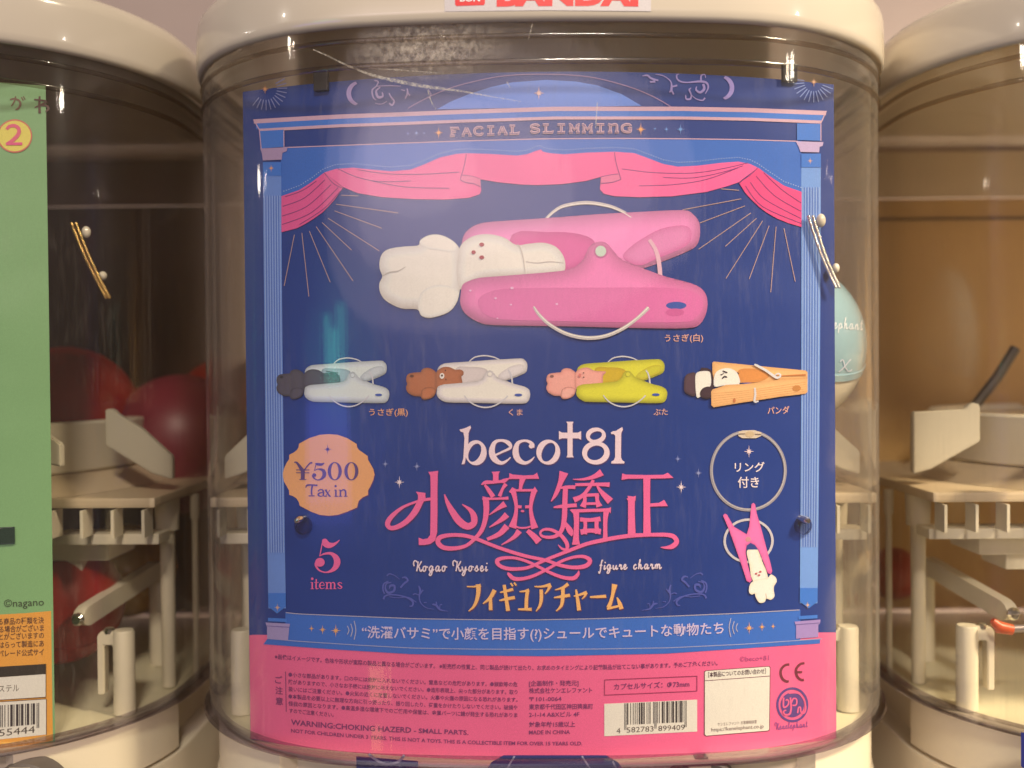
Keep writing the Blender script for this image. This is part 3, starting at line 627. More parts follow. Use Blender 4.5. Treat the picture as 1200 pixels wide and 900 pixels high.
for pts in ([(115, 170, 14), (140, 150, 12), (190, 165, 8), (245, 205, 4)], [(90, 350, 14), (75, 300, 16), (85, 250, 16), (130, 225, 14)], [(140, 300, 6), (150, 270, 22), (190, 270, 22), (185, 320, 22), (130, 340, 24), (100, 300, 18), (110, 250, 12), (160, 235, 10)], [(265, 190, 12), (300, 185, 20), (325, 215, 18), (290, 245, 20), (250, 290, 18)], [(80, 405, 20), (95, 375, 16), (140, 360, 14), (230, 365, 14), (320, 390, 16), (375, 430, 20), (370, 470, 16), (340, 475, 10)],
            [(140, 380, 8), (230, 390, 8), (330, 385, 8), (410, 435, 10)], [(435, 270, 12), (450, 320, 22), (440, 380, 14), (455, 440, 10), (510, 490, 8), (590, 505, 5)], [(375, 360, 12), (400, 350, 12), (440, 365, 8)], [(480, 310, 12), (450, 350, 14)], [(485, 440, 12), (515, 435, 8)], [(570, 455, 12), (610, 465, 22), (650, 510, 16), (730, 525, 5)], [(610, 430, 12), (615, 465, 12)], [(670, 460, 12), (650, 460, 8), (645, 500, 8)]):
    q = zz(440, 655, 8.57, pts); a.stroke(q, (74, 82, 150), 3)
    b_.stroke([(1277-x, y-1, w) for x, y, w in q], (74, 82, 150), 3)
P(a, 'corner_scroll_print'); P(b_, 'corner_scroll_print')
# ------------------------------------------------------------------ the animals in clothespins (printed)
def seg_d(x, y, P_):
    best = 1e9; bx = by = 0
    for (x0, y0), (x1, y1) in P_:
        dx, dy = x1-x0, y1-y0; l = dx*dx+dy*dy+1e-9; t = max(0, min(1, ((x-x0)*dx+(y-y0)*dy)/l)); px, py = x0+dx*t, y0+dy*t
        d = (x-px)**2+(y-py)**2
        if d < best: best = d; bx, by = px, py
    return math.sqrt(best), x-bx, y-by
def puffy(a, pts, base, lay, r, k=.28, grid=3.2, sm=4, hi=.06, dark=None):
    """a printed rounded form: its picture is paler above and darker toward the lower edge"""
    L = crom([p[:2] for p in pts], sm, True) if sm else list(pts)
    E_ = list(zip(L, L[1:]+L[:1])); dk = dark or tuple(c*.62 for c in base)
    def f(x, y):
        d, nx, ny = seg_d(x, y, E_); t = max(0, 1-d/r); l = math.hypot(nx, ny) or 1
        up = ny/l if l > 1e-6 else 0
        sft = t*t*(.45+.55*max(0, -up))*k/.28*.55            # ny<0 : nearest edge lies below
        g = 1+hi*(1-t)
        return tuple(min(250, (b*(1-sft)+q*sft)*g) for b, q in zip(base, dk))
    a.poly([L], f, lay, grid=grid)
BACK = [(541, 292), (543, 277), (550, 268), (562, 262), (580, 259.5), (640, 255.5), (700, 251), (750, 248.3), (800, 246.2), (812, 251), (819.5, 261), (820, 277.5), (815, 289), (800, 297), (780, 305), (755, 314), (720, 322), (690, 328), (640, 330), (545, 325)]
FRONT = [(540, 345), (542, 334), (550, 329), (562, 325.5), (580, 324), (605, 322), (642, 319), (663, 316.5), (675, 312), (684, 303), (690, 290), (697, 284.5), (705, 283), (712, 286), (719, 294), (730, 305), (755, 315), (780, 324), (810, 332), (824, 340), (829, 352), (827.5, 367), (820, 380), (805, 384.5), (755, 384.5), (655, 382.2), (580, 381), (560, 377), (545, 367), (539.5, 356)]
RAB_B = zz(430, 220, 4, [(60, 340), (75, 305), (110, 285), (180, 275), (240, 270), (250, 245), (290, 222), (340, 220), (390, 240), (430, 278), (440, 340), (440, 420), (435, 480), (420, 540), (380, 585), (300, 610), (255, 600), (235, 570), (160, 565), (90, 530), (62, 490), (58, 450), (72, 415), (60, 380)])
RAB_H = zz(430, 220, 4, [(436, 475), (420, 400), (425, 330), (440, 270), (490, 230), (560, 217), (640, 232), (700, 268), (760, 262), (830, 258), (890, 280), (925, 330), (928, 385), (900, 410), (740, 420), (560, 430), (480, 460)])
def clothespin(a, T, c1, c2, cshade, sc, pin=True, wire=(196, 180, 168)):
    t = lambda pts: [(T(*p[:2]))+tuple(p[2:]) for p in pts]
    ring = [(640, 256, 3), (650, 247, 3.6), (662, 241, 4), (687, 237.5, 4.2), (712, 241, 4), (728, 247, 3.4), (740, 254, 3)]
    a.stroke([T(x, y)+(w*sc,) for x, y, w in ring], wire, 4); 
    if sc > .8: a.stroke([T(x, y+.8)+(w*sc*.3,) for x, y, w in ring], (236, 220, 206), 5)
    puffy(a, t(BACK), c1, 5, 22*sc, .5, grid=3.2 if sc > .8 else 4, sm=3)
    slot = t([(600, 275), (640, 272), (672, 273), (694, 280), (697, 292), (688, 305), (672, 316), (600, 324)])
    def sl(x, y): return cshade
    puffy(a, slot, cshade, 6, 10*sc, .2, grid=3.2 if sc > .8 else 4, sm=3, dark=tuple(.8*q for q in cshade))
    puffy(a, t([(730, 300), (738, 290), (752, 280), (775, 268), (800, 264), (810, 270), (808, 284), (795, 293), (770, 303), (752, 311), (738, 308)]), tuple(.92*q for q in c1), 6, 9*sc, .35, grid=3.2 if sc > .8 else 4, sm=3, dark=cshade)
    a.stroke([T(x, y)+(w*sc,) for x, y, w in ((761, 281, 4), (768, 292, 4.6), (772, 306, 5), (774, 326, 5))], wire if sc < .8 else (222, 168, 172), 7)
def clothespin_front(a, T, c2, cshade, sc, wire=(200, 184, 170), bluehole=(58, 82, 150), pin=(196, 206, 176)):
    t = lambda pts: [(T(*p[:2]))+tuple(p[2:]) for p in pts]
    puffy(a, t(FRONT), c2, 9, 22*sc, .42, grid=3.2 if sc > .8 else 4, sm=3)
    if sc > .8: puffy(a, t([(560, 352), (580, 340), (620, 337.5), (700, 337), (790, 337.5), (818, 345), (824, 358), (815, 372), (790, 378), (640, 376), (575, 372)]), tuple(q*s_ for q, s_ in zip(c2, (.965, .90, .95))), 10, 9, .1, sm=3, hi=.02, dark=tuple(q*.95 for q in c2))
    x, y = T(792.5, 358); a.ell(x, y, 12*sc, 4.4*sc, bluehole, 11)
    if sc > .8: a.ell(791, 366, 11, 4.5, (206, 92, 140), 11)
    if pin:
        x, y = T(704, 294.3); a.ell(x, y, 8.5*sc, 8.5*sc, tuple(q*.86 for q in c2), 10); a.ell(x, y, 6.3*sc, 6.3*sc, pin, 11)
    ring = [(625.5, 359.5, 2.5), (632, 369, 3.6), (645, 381, 4), (665, 391.5, 4.2), (688, 396, 4.4), (710, 393.5, 4.2), (730, 385, 4), (748, 372, 3.8), (760, 360.5, 4.4)]
    a.stroke([T(x, y)+(w*sc,) for x, y, w in ring], wire, 11)
    if sc > .8: a.stroke([T(x, y-.7)+(w*sc*.3,) for x, y, w in ring], (240, 228, 212), 12)
I_ = lambda x, y: (x, y)
a = Art(); clothespin(a, I_, (226, 128, 168), (228, 120, 160), (206, 84, 136), 1.)
WHT = (232, 222, 200)
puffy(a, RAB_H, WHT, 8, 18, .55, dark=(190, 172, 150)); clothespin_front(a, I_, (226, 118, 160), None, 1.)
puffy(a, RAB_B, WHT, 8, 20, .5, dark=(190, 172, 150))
puffy(a, zz(430, 220, 4, [(240, 540), (255, 490), (300, 462), (350, 455), (400, 465), (430, 490), (418, 540), (380, 583), (300, 608), (258, 598), (242, 570)]), (236, 226, 204), 9, 8, .35, dark=(200, 184, 160))
puffy(a, zz(430, 220, 4, [(250, 262), (262, 240), (300, 224), (345, 224), (395, 246), (420, 275), (400, 300), (340, 292), (290, 285)]), (238, 228, 206), 9, 8, .2, dark=(210, 194, 170))
a.stroke(zz(430, 220, 4, [(72, 412, 3), (110, 395, 6), (145, 390, 5), (182, 370, 2)]), (196, 182, 158), 10)
a.stroke(zz(430, 220, 4, [(705, 262, 3), (722, 290, 5), (735, 345, 5), (742, 400, 3)]), (198, 182, 160), 10); a.stroke(zz(430, 220, 4, [(745, 346, 3), (800, 352, 4), (860, 346, 4), (922, 352, 2)]), (196, 180, 158), 10)
for x, y, rx, ry in ((538, 266, 11.5, 9), (538, 326, 11.5, 9), (500, 302, 10, 9)): a.ell(430+x/4, 220+y/4, rx/4, ry/4, (168, 50, 50), 12)
for x, y, r in ((603, 518, 1.2), (680, 470, 1.6), (612, 612, .8), (675, 548, 1), (485, 482, 1.2), (890, 545, 1.2)): a.ell(430+x/4, 220+y/4, r*1.3, r, (240, 176, 196), 12, n=10)
P(a, 'pink_clothespin_picture', 'large printed picture of a white rabbit in a pink clothespin')
def Tm(x0, x1, y0, y1): return lambda x, y: (x0+(x-540)*(x1-x0)/289, y0+(y-246)*(y1-y0)/138.5)
def small(T, sc, c, shade, fur, name, kind, wire=(206, 196, 186)):
    a = Art(); clothespin(a, T, c, c, shade, sc, wire=wire)
    t = lambda pts: [T(*p[:2]) for p in pts]; dk = tuple(q*.68 for q in fur)
    if kind == 'rabbit': head = t(RAB_H)
    elif kind == 'bear': head = t([(540, 340), (536, 315), (537, 292), (545, 280), (562, 272), (580, 273), (596, 280), (612, 280), (622, 286), (622, 296), (616, 302), (619, 320), (612, 326), (570, 334)])
    else: head = t([(540, 340), (535, 315), (536, 292), (545, 280), (560, 274), (578, 273), (596, 282), (612, 284), (634, 286), (624, 300), (620, 326), (570, 334)])
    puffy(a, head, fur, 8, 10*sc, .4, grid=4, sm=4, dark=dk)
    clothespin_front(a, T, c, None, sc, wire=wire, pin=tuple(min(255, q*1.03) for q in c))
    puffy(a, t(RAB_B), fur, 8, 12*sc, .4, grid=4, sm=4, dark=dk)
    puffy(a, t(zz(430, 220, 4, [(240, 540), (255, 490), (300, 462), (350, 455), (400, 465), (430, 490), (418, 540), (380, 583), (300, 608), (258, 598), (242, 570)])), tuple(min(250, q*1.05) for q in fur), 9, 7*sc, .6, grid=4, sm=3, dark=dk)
    if kind != 'panda': a.ell(*T(462, 300), 5*sc+.6, 3*sc+.5, tuple(q*.6 for q in fur), 10, n=12)
    return a
a = small(Tm(356.8, 456.2, 422.5, 472.3), .345, (206, 204, 192), (150, 158, 156), (76, 68, 70), '', 'rabbit')
a.stroke([(376, 439.5), (398, 440.5)], (66, 62, 66), 12, w=1.2); a.stroke([(382, 435), (396, 437)], (70, 66, 68), 12, w=1)
P(a, 'grey_rabbit_picture', 'small printed picture of a dark grey rabbit in a white clothespin')
a = small(Tm(512, 621.3, 420, 473), .378, (232, 216, 200), (206, 188, 172), (170, 98, 58), '', 'bear')
a.ell(518, 440.5, 2.8, 3.4, (238, 222, 196), 12, n=16); a.ell(518, 440, 1.2, 1.3, (70, 36, 28), 13, n=10); a.ell(522, 434, .8, .8, (60, 32, 26), 12, n=8); a.ell(522.5, 444.5, .8, .8, (60, 32, 26), 12, n=8)
P(a, 'bear_picture', 'small printed picture of a brown bear in a white clothespin')
a = small(Tm(675.5, 782, 420.8, 472.3), .369, (208, 196, 48), (196, 160, 30), (232, 152, 130), '', 'pig')
a.ell(679.5, 439.8, 1.6, 2.4, (214, 120, 104), 12, n=12); a.ell(684, 436.8, .8, .8, (60, 36, 36), 12, n=8); a.ell(684, 442, .8, .8, (60, 36, 36), 12, n=8)
P(a, 'pig_picture', 'small printed picture of a pink pig in a yellow clothespin')
a = Art(); K = lambda p: zz(795, 405, 7.5, p)
WD = (224, 166, 104)
puffy(a, K([(298, 150), (310, 140), (500, 158), (800, 188), (1120, 218), (1135, 235), (1135, 290), (900, 300), (700, 325), (300, 330)]), WD, 5, 5, .3, grid=4, sm=0, dark=(190, 128, 68))
puffy(a, K([(530, 215), (620, 200), (740, 215), (800, 260), (760, 300), (680, 322), (560, 325), (530, 280)]), (204, 128, 62), 6, 4, .2, grid=4, dark=(206, 136, 74))
a.stroke(K([(880, 268, 8), (1000, 262, 12), (1120, 258, 16)]), (188, 112, 56), 7)
a.poly(K([(548, 330), (600, 325), (650, 326), (600, 338)]), (50, 74, 140), 8)
puffy(a, K([(50, 330), (60, 270), (90, 245), (150, 240), (155, 330), (150, 440), (90, 430), (52, 400)]), (78, 52, 60), 8, 4, .4, grid=4, sm=3, dark=(48, 30, 38))
puffy(a, K([(190, 215), (230, 195), (270, 205), (300, 240), (310, 370), (280, 400), (200, 400)]), (58, 36, 46), 8, 4, .4, grid=4, sm=3)
puffy(a, K([(148, 290), (160, 240), (200, 225), (265, 225), (285, 260), (285, 350), (240, 390), (190, 450), (158, 445)]), WHT, 9, 4, .3, grid=4, sm=3, dark=(200, 180, 160))
puffy(a, K([(190, 410), (215, 375), (260, 360), (305, 375), (310, 420), (280, 460), (230, 465), (195, 445)]), (60, 38, 46), 10, 4, .4, grid=4, sm=3)
puffy(a, K([(318, 360), (312, 290), (330, 235), (380, 205), (440, 198), (490, 215), (525, 255), (535, 340), (400, 350)]), (236, 228, 212), 9, 4, .3, grid=4, sm=3, dark=(200, 186, 166))
a.ell(*K([(518, 245)])[0], 1.8, 1.4, (60, 40, 46), 8, n=12)
for q in ([(390, 222, 10), (430, 238, 12)], [(385, 290, 8), (405, 272, 14), (430, 278, 8)], [(372, 250, 8), (382, 258, 8)], [(400, 240, 6), (385, 256, 6)]): a.stroke(K(q), (50, 34, 44), 12)
puffy(a, K([(288, 405), (300, 385), (420, 345), (560, 338), (700, 325), (900, 300), (1135, 288), (1135, 405), (1120, 422), (900, 448), (700, 480), (500, 510), (310, 542), (290, 525)]), WD, 11, 5, .3, grid=4, sm=0, dark=(196, 134, 74))
for yy in range(5): a.stroke(K([(310, 420+yy*22, 3), (600, 395+yy*18, 3), (1120, 320+yy*20, 3)]), (206, 146, 86), 12)
a.ell(*K([(1040, 375)])[0], 5, 3.6, (192, 124, 60), 13, n=18); a.ell(*K([(492, 482)])[0], 1.6, 2.6, (188, 108, 60), 13, n=12)
a.stroke(K([(672, 370, 16), (676, 430, 18), (670, 490, 20), (705, 488, 12)]), (206, 196, 186), 13); a.stroke(K([(668, 165, 14), (700, 180, 20), (780, 225, 22), (840, 268, 22), (870, 282, 20), (898, 265, 16), (880, 245, 14), (850, 258, 12)]), (212, 204, 192), 13)
P(a, 'panda_picture', 'small printed picture of a panda in a wooden clothespin')
# charm bottom right
a = Art(); K = lambda p: zz(800, 590, 6.667, p)
a.stroke([(877+43.3*math.cos(t), 551.5+46*math.sin(t)) for t in [math.radians(-78+i*12) for i in range(29)]], (150, 138, 136), 4, w=3.6, sm=2)
a.stroke([(877+42.8*math.cos(t), 551.2+45.6*math.sin(t)) for t in [math.radians(-78+i*12) for i in range(29)]], (184, 172, 162), 5, w=1, sm=2)
a.poly([(865.5, 506), (870, 504.5), (884, 504), (892.3, 506.5), (892, 511), (886, 513.5), (870, 513.5), (865.3, 511)], (206, 182, 150), 6); a.ell(878.5, 508.8, 5.4, 3.6, (196, 166, 124), 7, n=16); a.stroke([(866, 508.5), (873, 508.3)], (120, 96, 80), 8, w=1); a.stroke([(884.5, 508.8), (892, 509)], (120, 96, 80), 8, w=1)
a.ell(*K([(515, 292)])[0], 29.5, 26.3, (196, 182, 174), 4, n=40, hole=(*K([(515, 292)])[0], 26.6, 23.5))
PK = (228, 106, 152)
puffy(a, K([(315, 95), (330, 78), (348, 88), (400, 180), (500, 240), (520, 180), (532, 60), (538, 5), (552, -5), (566, 5), (580, 80), (610, 180), (650, 330), (690, 480), (700, 530), (690, 550), (665, 545), (640, 480), (600, 380), (565, 325), (530, 308), (500, 330), (492, 380), (505, 460), (530, 560), (542, 600), (525, 618), (500, 605), (460, 480), (400, 310), (360, 200)]), PK, 6, 3.4, .35, grid=4, sm=0, dark=(190, 70, 122))
a.poly(K([(495, 360), (505, 325), (530, 308), (565, 325), (590, 360)]), (46, 62, 120), 7)
a.ell(*K([(512, 280)])[0], 3.2, 3.0, (206, 134, 132), 8, n=14)
puffy(a, K([(500, 380), (530, 352), (570, 340), (600, 390), (625, 460), (655, 530), (668, 600), (640, 640), (570, 630), (535, 570), (522, 480)]), (234, 218, 186), 7, 3.5, .35, grid=4, dark=(200, 176, 140))
puffy(a, K([(518, 690), (525, 635), (560, 600), (610, 590), (665, 580), (690, 555), (725, 575), (735, 610), (715, 645), (712, 680), (718, 725), (690, 752), (655, 745), (640, 770), (600, 775), (572, 735), (562, 705), (540, 712)]), (236, 220, 190), 8, 3.5, .3, grid=4, dark=(204, 180, 146))
a.stroke(K([(650, 705, 5), (656, 745, 4)]), (196, 170, 136), 9)
for x, y in ((575, 548), (608, 533), (597, 560)): a.ell(*K([(x, y)])[0], 1.5, 1.2, (190, 96, 96), 10, n=10)
P(a, 'charm_picture', 'printed picture of a clothespin charm hanging from a wire ring')
# ------------------------------------------------------------------ price badge
a = Art()
BD = zz(300, 500, 7.5, [(640, 65), (720, 72), (800, 100), (885, 152), (888, 180), (905, 205), (940, 228), (982, 258), (984, 290), (1008, 330), (1030, 370), (1042, 420), (1030, 470), (1008, 520), (985, 560), (985, 600), (940, 620), (905, 650), (895, 680), (888, 710), (800, 748), (720, 775), (640, 783), (560, 775), (480, 745), (385, 695), (375, 660), (355, 630), (325, 610), (292, 598), (290, 560), (268, 520), (245, 480), (233, 420), (245, 370), (268, 320), (292, 285), (292, 248), (330, 228), (360, 205), (375, 180), (378, 150), (470, 100), (560, 72)])
a.poly([(x+.9, y+1) for x, y in BD], (90, 50, 100), 2); a.poly(BD, (236, 162, 92), 3)
a.star(384, 526.5, 5, (72, 54, 112), 4)
K = lambda p: zz(300, 500, 7.5, p); INKB = (92, 62, 104)
for q in ([(335, 314, 8), (360, 318, 18), (410, 388, 36)], [(495, 318, 16), (470, 325, 12), (415, 392, 10)], [(412, 385, 34), (411, 462, 34)], [(353, 380, 7), (470, 380, 7)], [(353, 405, 7), (470, 405, 7)], [(382, 464, 7), (442, 464, 7)],
          [(600, 318, 6), (575, 332, 22), (535, 328, 22), (522, 320, 4)], [(528, 322, 7), (514, 388, 6)], [(512, 388, 5), (545, 372, 10), (590, 385, 28), (600, 425, 34), (575, 458, 18), (540, 468, 8), (508, 450, 14), (498, 425, 16)]): a.stroke(K(q), INKB, 5, sm=4)
a.ell(*K([(512, 425)])[0], 2.4, 2.2, INKB, 6, n=14)
for cx in (692, 838): a.ell(*K([(cx, 391)])[0], 62/7.5, 80/7.5, INKB, 5, n=32, hole=(*K([(cx, 391)])[0], 33/7.5, 73/7.5))
for q in ([(437, 538, 4), (448, 515, 14), (490, 512, 12), (540, 516, 14)], [(495, 515, 16), (488, 560, 14), (490, 600, 14)], [(462, 608, 8), (515, 608, 8)],
          [(545, 568, 10), (565, 552, 10), (590, 562, 14), (592, 608, 14)], [(590, 575, 6), (555, 585, 14), (548, 603, 14), (575, 612, 7), (592, 598, 6)], [(592, 605, 10), (604, 611, 6)],
          [(604, 556, 8), (625, 556, 8)], [(610, 556, 14), (648, 612, 14)], [(650, 555, 6), (612, 610, 6)], [(640, 612, 7), (660, 612, 7)], [(602, 612, 7), (622, 612, 7)],
          [(700, 556, 8), (702, 560, 14), (702, 610, 14)], [(688, 557, 7), (703, 557, 7)], [(690, 612, 7), (722, 612, 7)], [(728, 557, 6), (742, 557, 10)], [(742, 556, 14), (742, 610, 14)], [(728, 612, 7), (758, 612, 7)], [(744, 572, 6), (765, 554, 12), (786, 566, 15), (788, 610, 14)], [(774, 612, 7), (804, 612, 7)]): a.stroke(K(q), INKB, 5, sm=3)
a.ell(*K([(700, 522)])[0], 1.4, 1.4, INKB, 5, n=10)
P(a, 'price_badge', 'orange scalloped badge reading ¥500 Tax in')
# five items
a = Art(); K = lambda p: zz(300, 620, 7.5, p)
a.stroke(K([(588, 92, 8), (590, 235, 8)][:1]+[(572, 180, 9), (560, 238, 8)]), HOT, 4)
a.stroke(K([(586, 100, 14), (605, 120, 56), (640, 142, 52), (690, 132, 26), (735, 96, 5)]), HOT, 4); a.ell(*K([(605, 108)])[0], 3.4, 3.2, HOT, 5, n=16)
a.stroke(K([(558, 238, 5), (600, 218, 16), (660, 215, 26), (705, 255, 52), (712, 305, 56), (680, 355, 36), (620, 380, 12), (560, 365, 14), (528, 325, 18), (526, 295, 20)]), HOT, 4)
a.ell(*K([(562, 292)])[0], 5.6, 5.2, HOT, 5, n=20)
def serif(word, x, y, sx, xh, col):
    for ch in word:
        G = {'i': (.45, [[(.2, 0, .22), (.2, 1, .22)], [(0, .02, .1), (.2, .02, .1)], [(0, 1, .1), (.42, 1, .1)]]),
             't': (.55, [[(.25, -.5, .2), (.22, .8, .22), (.35, 1.0, .14), (.55, .9, .06)], [(0, .02, .1), (.52, .02, .1)]]),
             'e': (.8, [[(.1, .5, .09), (.68, .48, .1)], [(.68, .48, .1), (.55, .05, .1), (.3, .03, .14), (.1, .5, .24), (.3, .98, .14), (.7, .85, .06)]]),
             'm': (1.45, [[(.2, 0, .22), (.2, 1, .22)], [(0, .02, .1), (.2, .02, .1)], [(0, 1, .1), (.4, 1, .1)], [(.22, .2, .1), (.45, .02, .14), (.66, .2, .22), (.66, 1, .22)], [(.5, 1, .1), (.84, 1, .1)], [(.68, .2, .1), (.92, .02, .14), (1.12, .2, .22), (1.12, 1, .22)], [(.96, 1, .1), (1.34, 1, .1)]]),
             's': (.68, [[(.58, .2, .12), (.35, .02, .1), (.1, .2, .18), (.3, .48, .22), (.56, .75, .18), (.35, .98, .1), (.06, .8, .14)]])}[ch]
        for st in G[1]: a.stroke([(x+px*sx, y-xh+py*xh, w*xh) for px, py, w in st], col, 5, sm=3)
        if ch == 'i': a.ell(x+.2*sx, y-xh*1.55, .2*xh, .2*xh, col, 5, n=10)
        x += G[0]*sx
serif('items', 364, 690, 9.6, 7.6, (236, 96, 138))
P(a, 'item_count_print', 'pink number 5 above the word items')
# sparkle stars
for x, y, r, c in ((451.5, 543.7, 4, (140, 142, 176)), (488.5, 546.5, 4.6, (140, 142, 176)), (468, 565, 6, (234, 206, 200)), (794.3, 537.8, 4, (130, 136, 178)), (818.5, 554.3, 4.6, (140, 142, 176)), (798.3, 570.8, 6.2, (234, 206, 200)), (877.7, 529, 6.2, (234, 200, 190))): a = Art(); a.star(x, y, r, c, 3); P(a, 'sparkle_print')
# ------------------------------------------------------------------ brand lettering beco+81
a = Art()
A6 = lambda p: zz(440, 480, 6, p); B6 = lambda p: zz(620, 480, 6, p)
C6 = lambda p: zz(440, 600, 6, p); D6 = lambda p: zz(620, 600, 6, p)
def beco(col, lay, dx, dy):
    o = lambda l: [(p[0]+dx, p[1]+dy)+tuple(p[2:]) for p in l]
    a.poly(o(A6([(590, 142), (600, 137), (615, 135), (640, 126), (668, 112), (672, 130), (662, 145), (655, 165), (652, 235), (640, 300), (630, 370), (625, 382), (605, 385), (610, 370), (618, 340), (626, 200), (618, 160), (600, 155)])), col, lay)
    def ring(oc, orx, ory, ic, irx, iry, rot):
        n = 36
        e = lambda c, rx, ry, r, k: [(c[0]+rx*math.cos(t)*math.cos(r)-ry*math.sin(t)*math.sin(r)+dx, c[1]+rx*math.cos(t)*math.sin(r)+ry*math.sin(t)*math.cos(r)+dy) for t in [k*2*math.pi*i/n for i in range(n)]]
        a.poly([e(oc, orx/6, ory/6, 0, 1), e(ic, irx/6, iry/6, rot, -1)], col, lay)
    ring(A6([(706, 303)])[0], 76, 88, A6([(698, 303)])[0], 40, 68, .42)
    a.stroke(o(A6([(838, 322, 14), (890, 298, 15), (948, 268, 20), (935, 235, 30), (890, 217, 18), (840, 230, 26), (818, 290, 42), (835, 345, 42), (880, 375, 26), (920, 362, 16), (950, 335, 6)])), col, lay)
    a.stroke(o(A6([(1112, 268, 10), (1105, 248, 26), (1085, 228, 22), (1045, 218, 16), (1000, 238, 28), (985, 300, 44), (1005, 352, 40), (1050, 375, 24), (1090, 360, 16), (1118, 332, 6)])), col, lay)
    a.ell(*[q+d for q, d in zip(A6([(1096, 256)])[0], (dx, dy))], 3.0, 2.8, col, lay, n=14)
    ring(B6([(135, 299)])[0], 84, 88, B6([(136, 299)])[0], 44, 70, .42)
    a.poly(o(B6([(262, 85), (313, 85), (306, 100), (306, 162), (345, 162), (366, 150), (366, 212), (345, 202), (306, 202), (306, 320), (314, 336), (262, 336), (270, 320), (270, 202), (232, 202), (210, 210), (210, 150), (232, 162), (270, 162), (270, 100)])), col, lay)
    ring(B6([(470, 182)])[0], 70, 56, B6([(470, 182)])[0], 44, 28, -.35)
    ring(B6([(470, 304)])[0], 97, 82, B6([(468, 304)])[0], 62, 50, -.35)
    a.poly(o(B6([(575, 160), (590, 152), (610, 150), (655, 122), (660, 140), (648, 165), (646, 335), (655, 355), (672, 368), (668, 379), (578, 379), (578, 366), (596, 355), (605, 335), (606, 185), (596, 172), (578, 172)])), col, lay)
beco((70, 50, 100), 2, .9, 1.4); beco((240, 204, 200), 3, 0, 0)
P(a, 'brand_lettering', 'pale pink rounded lettering above the pink title')
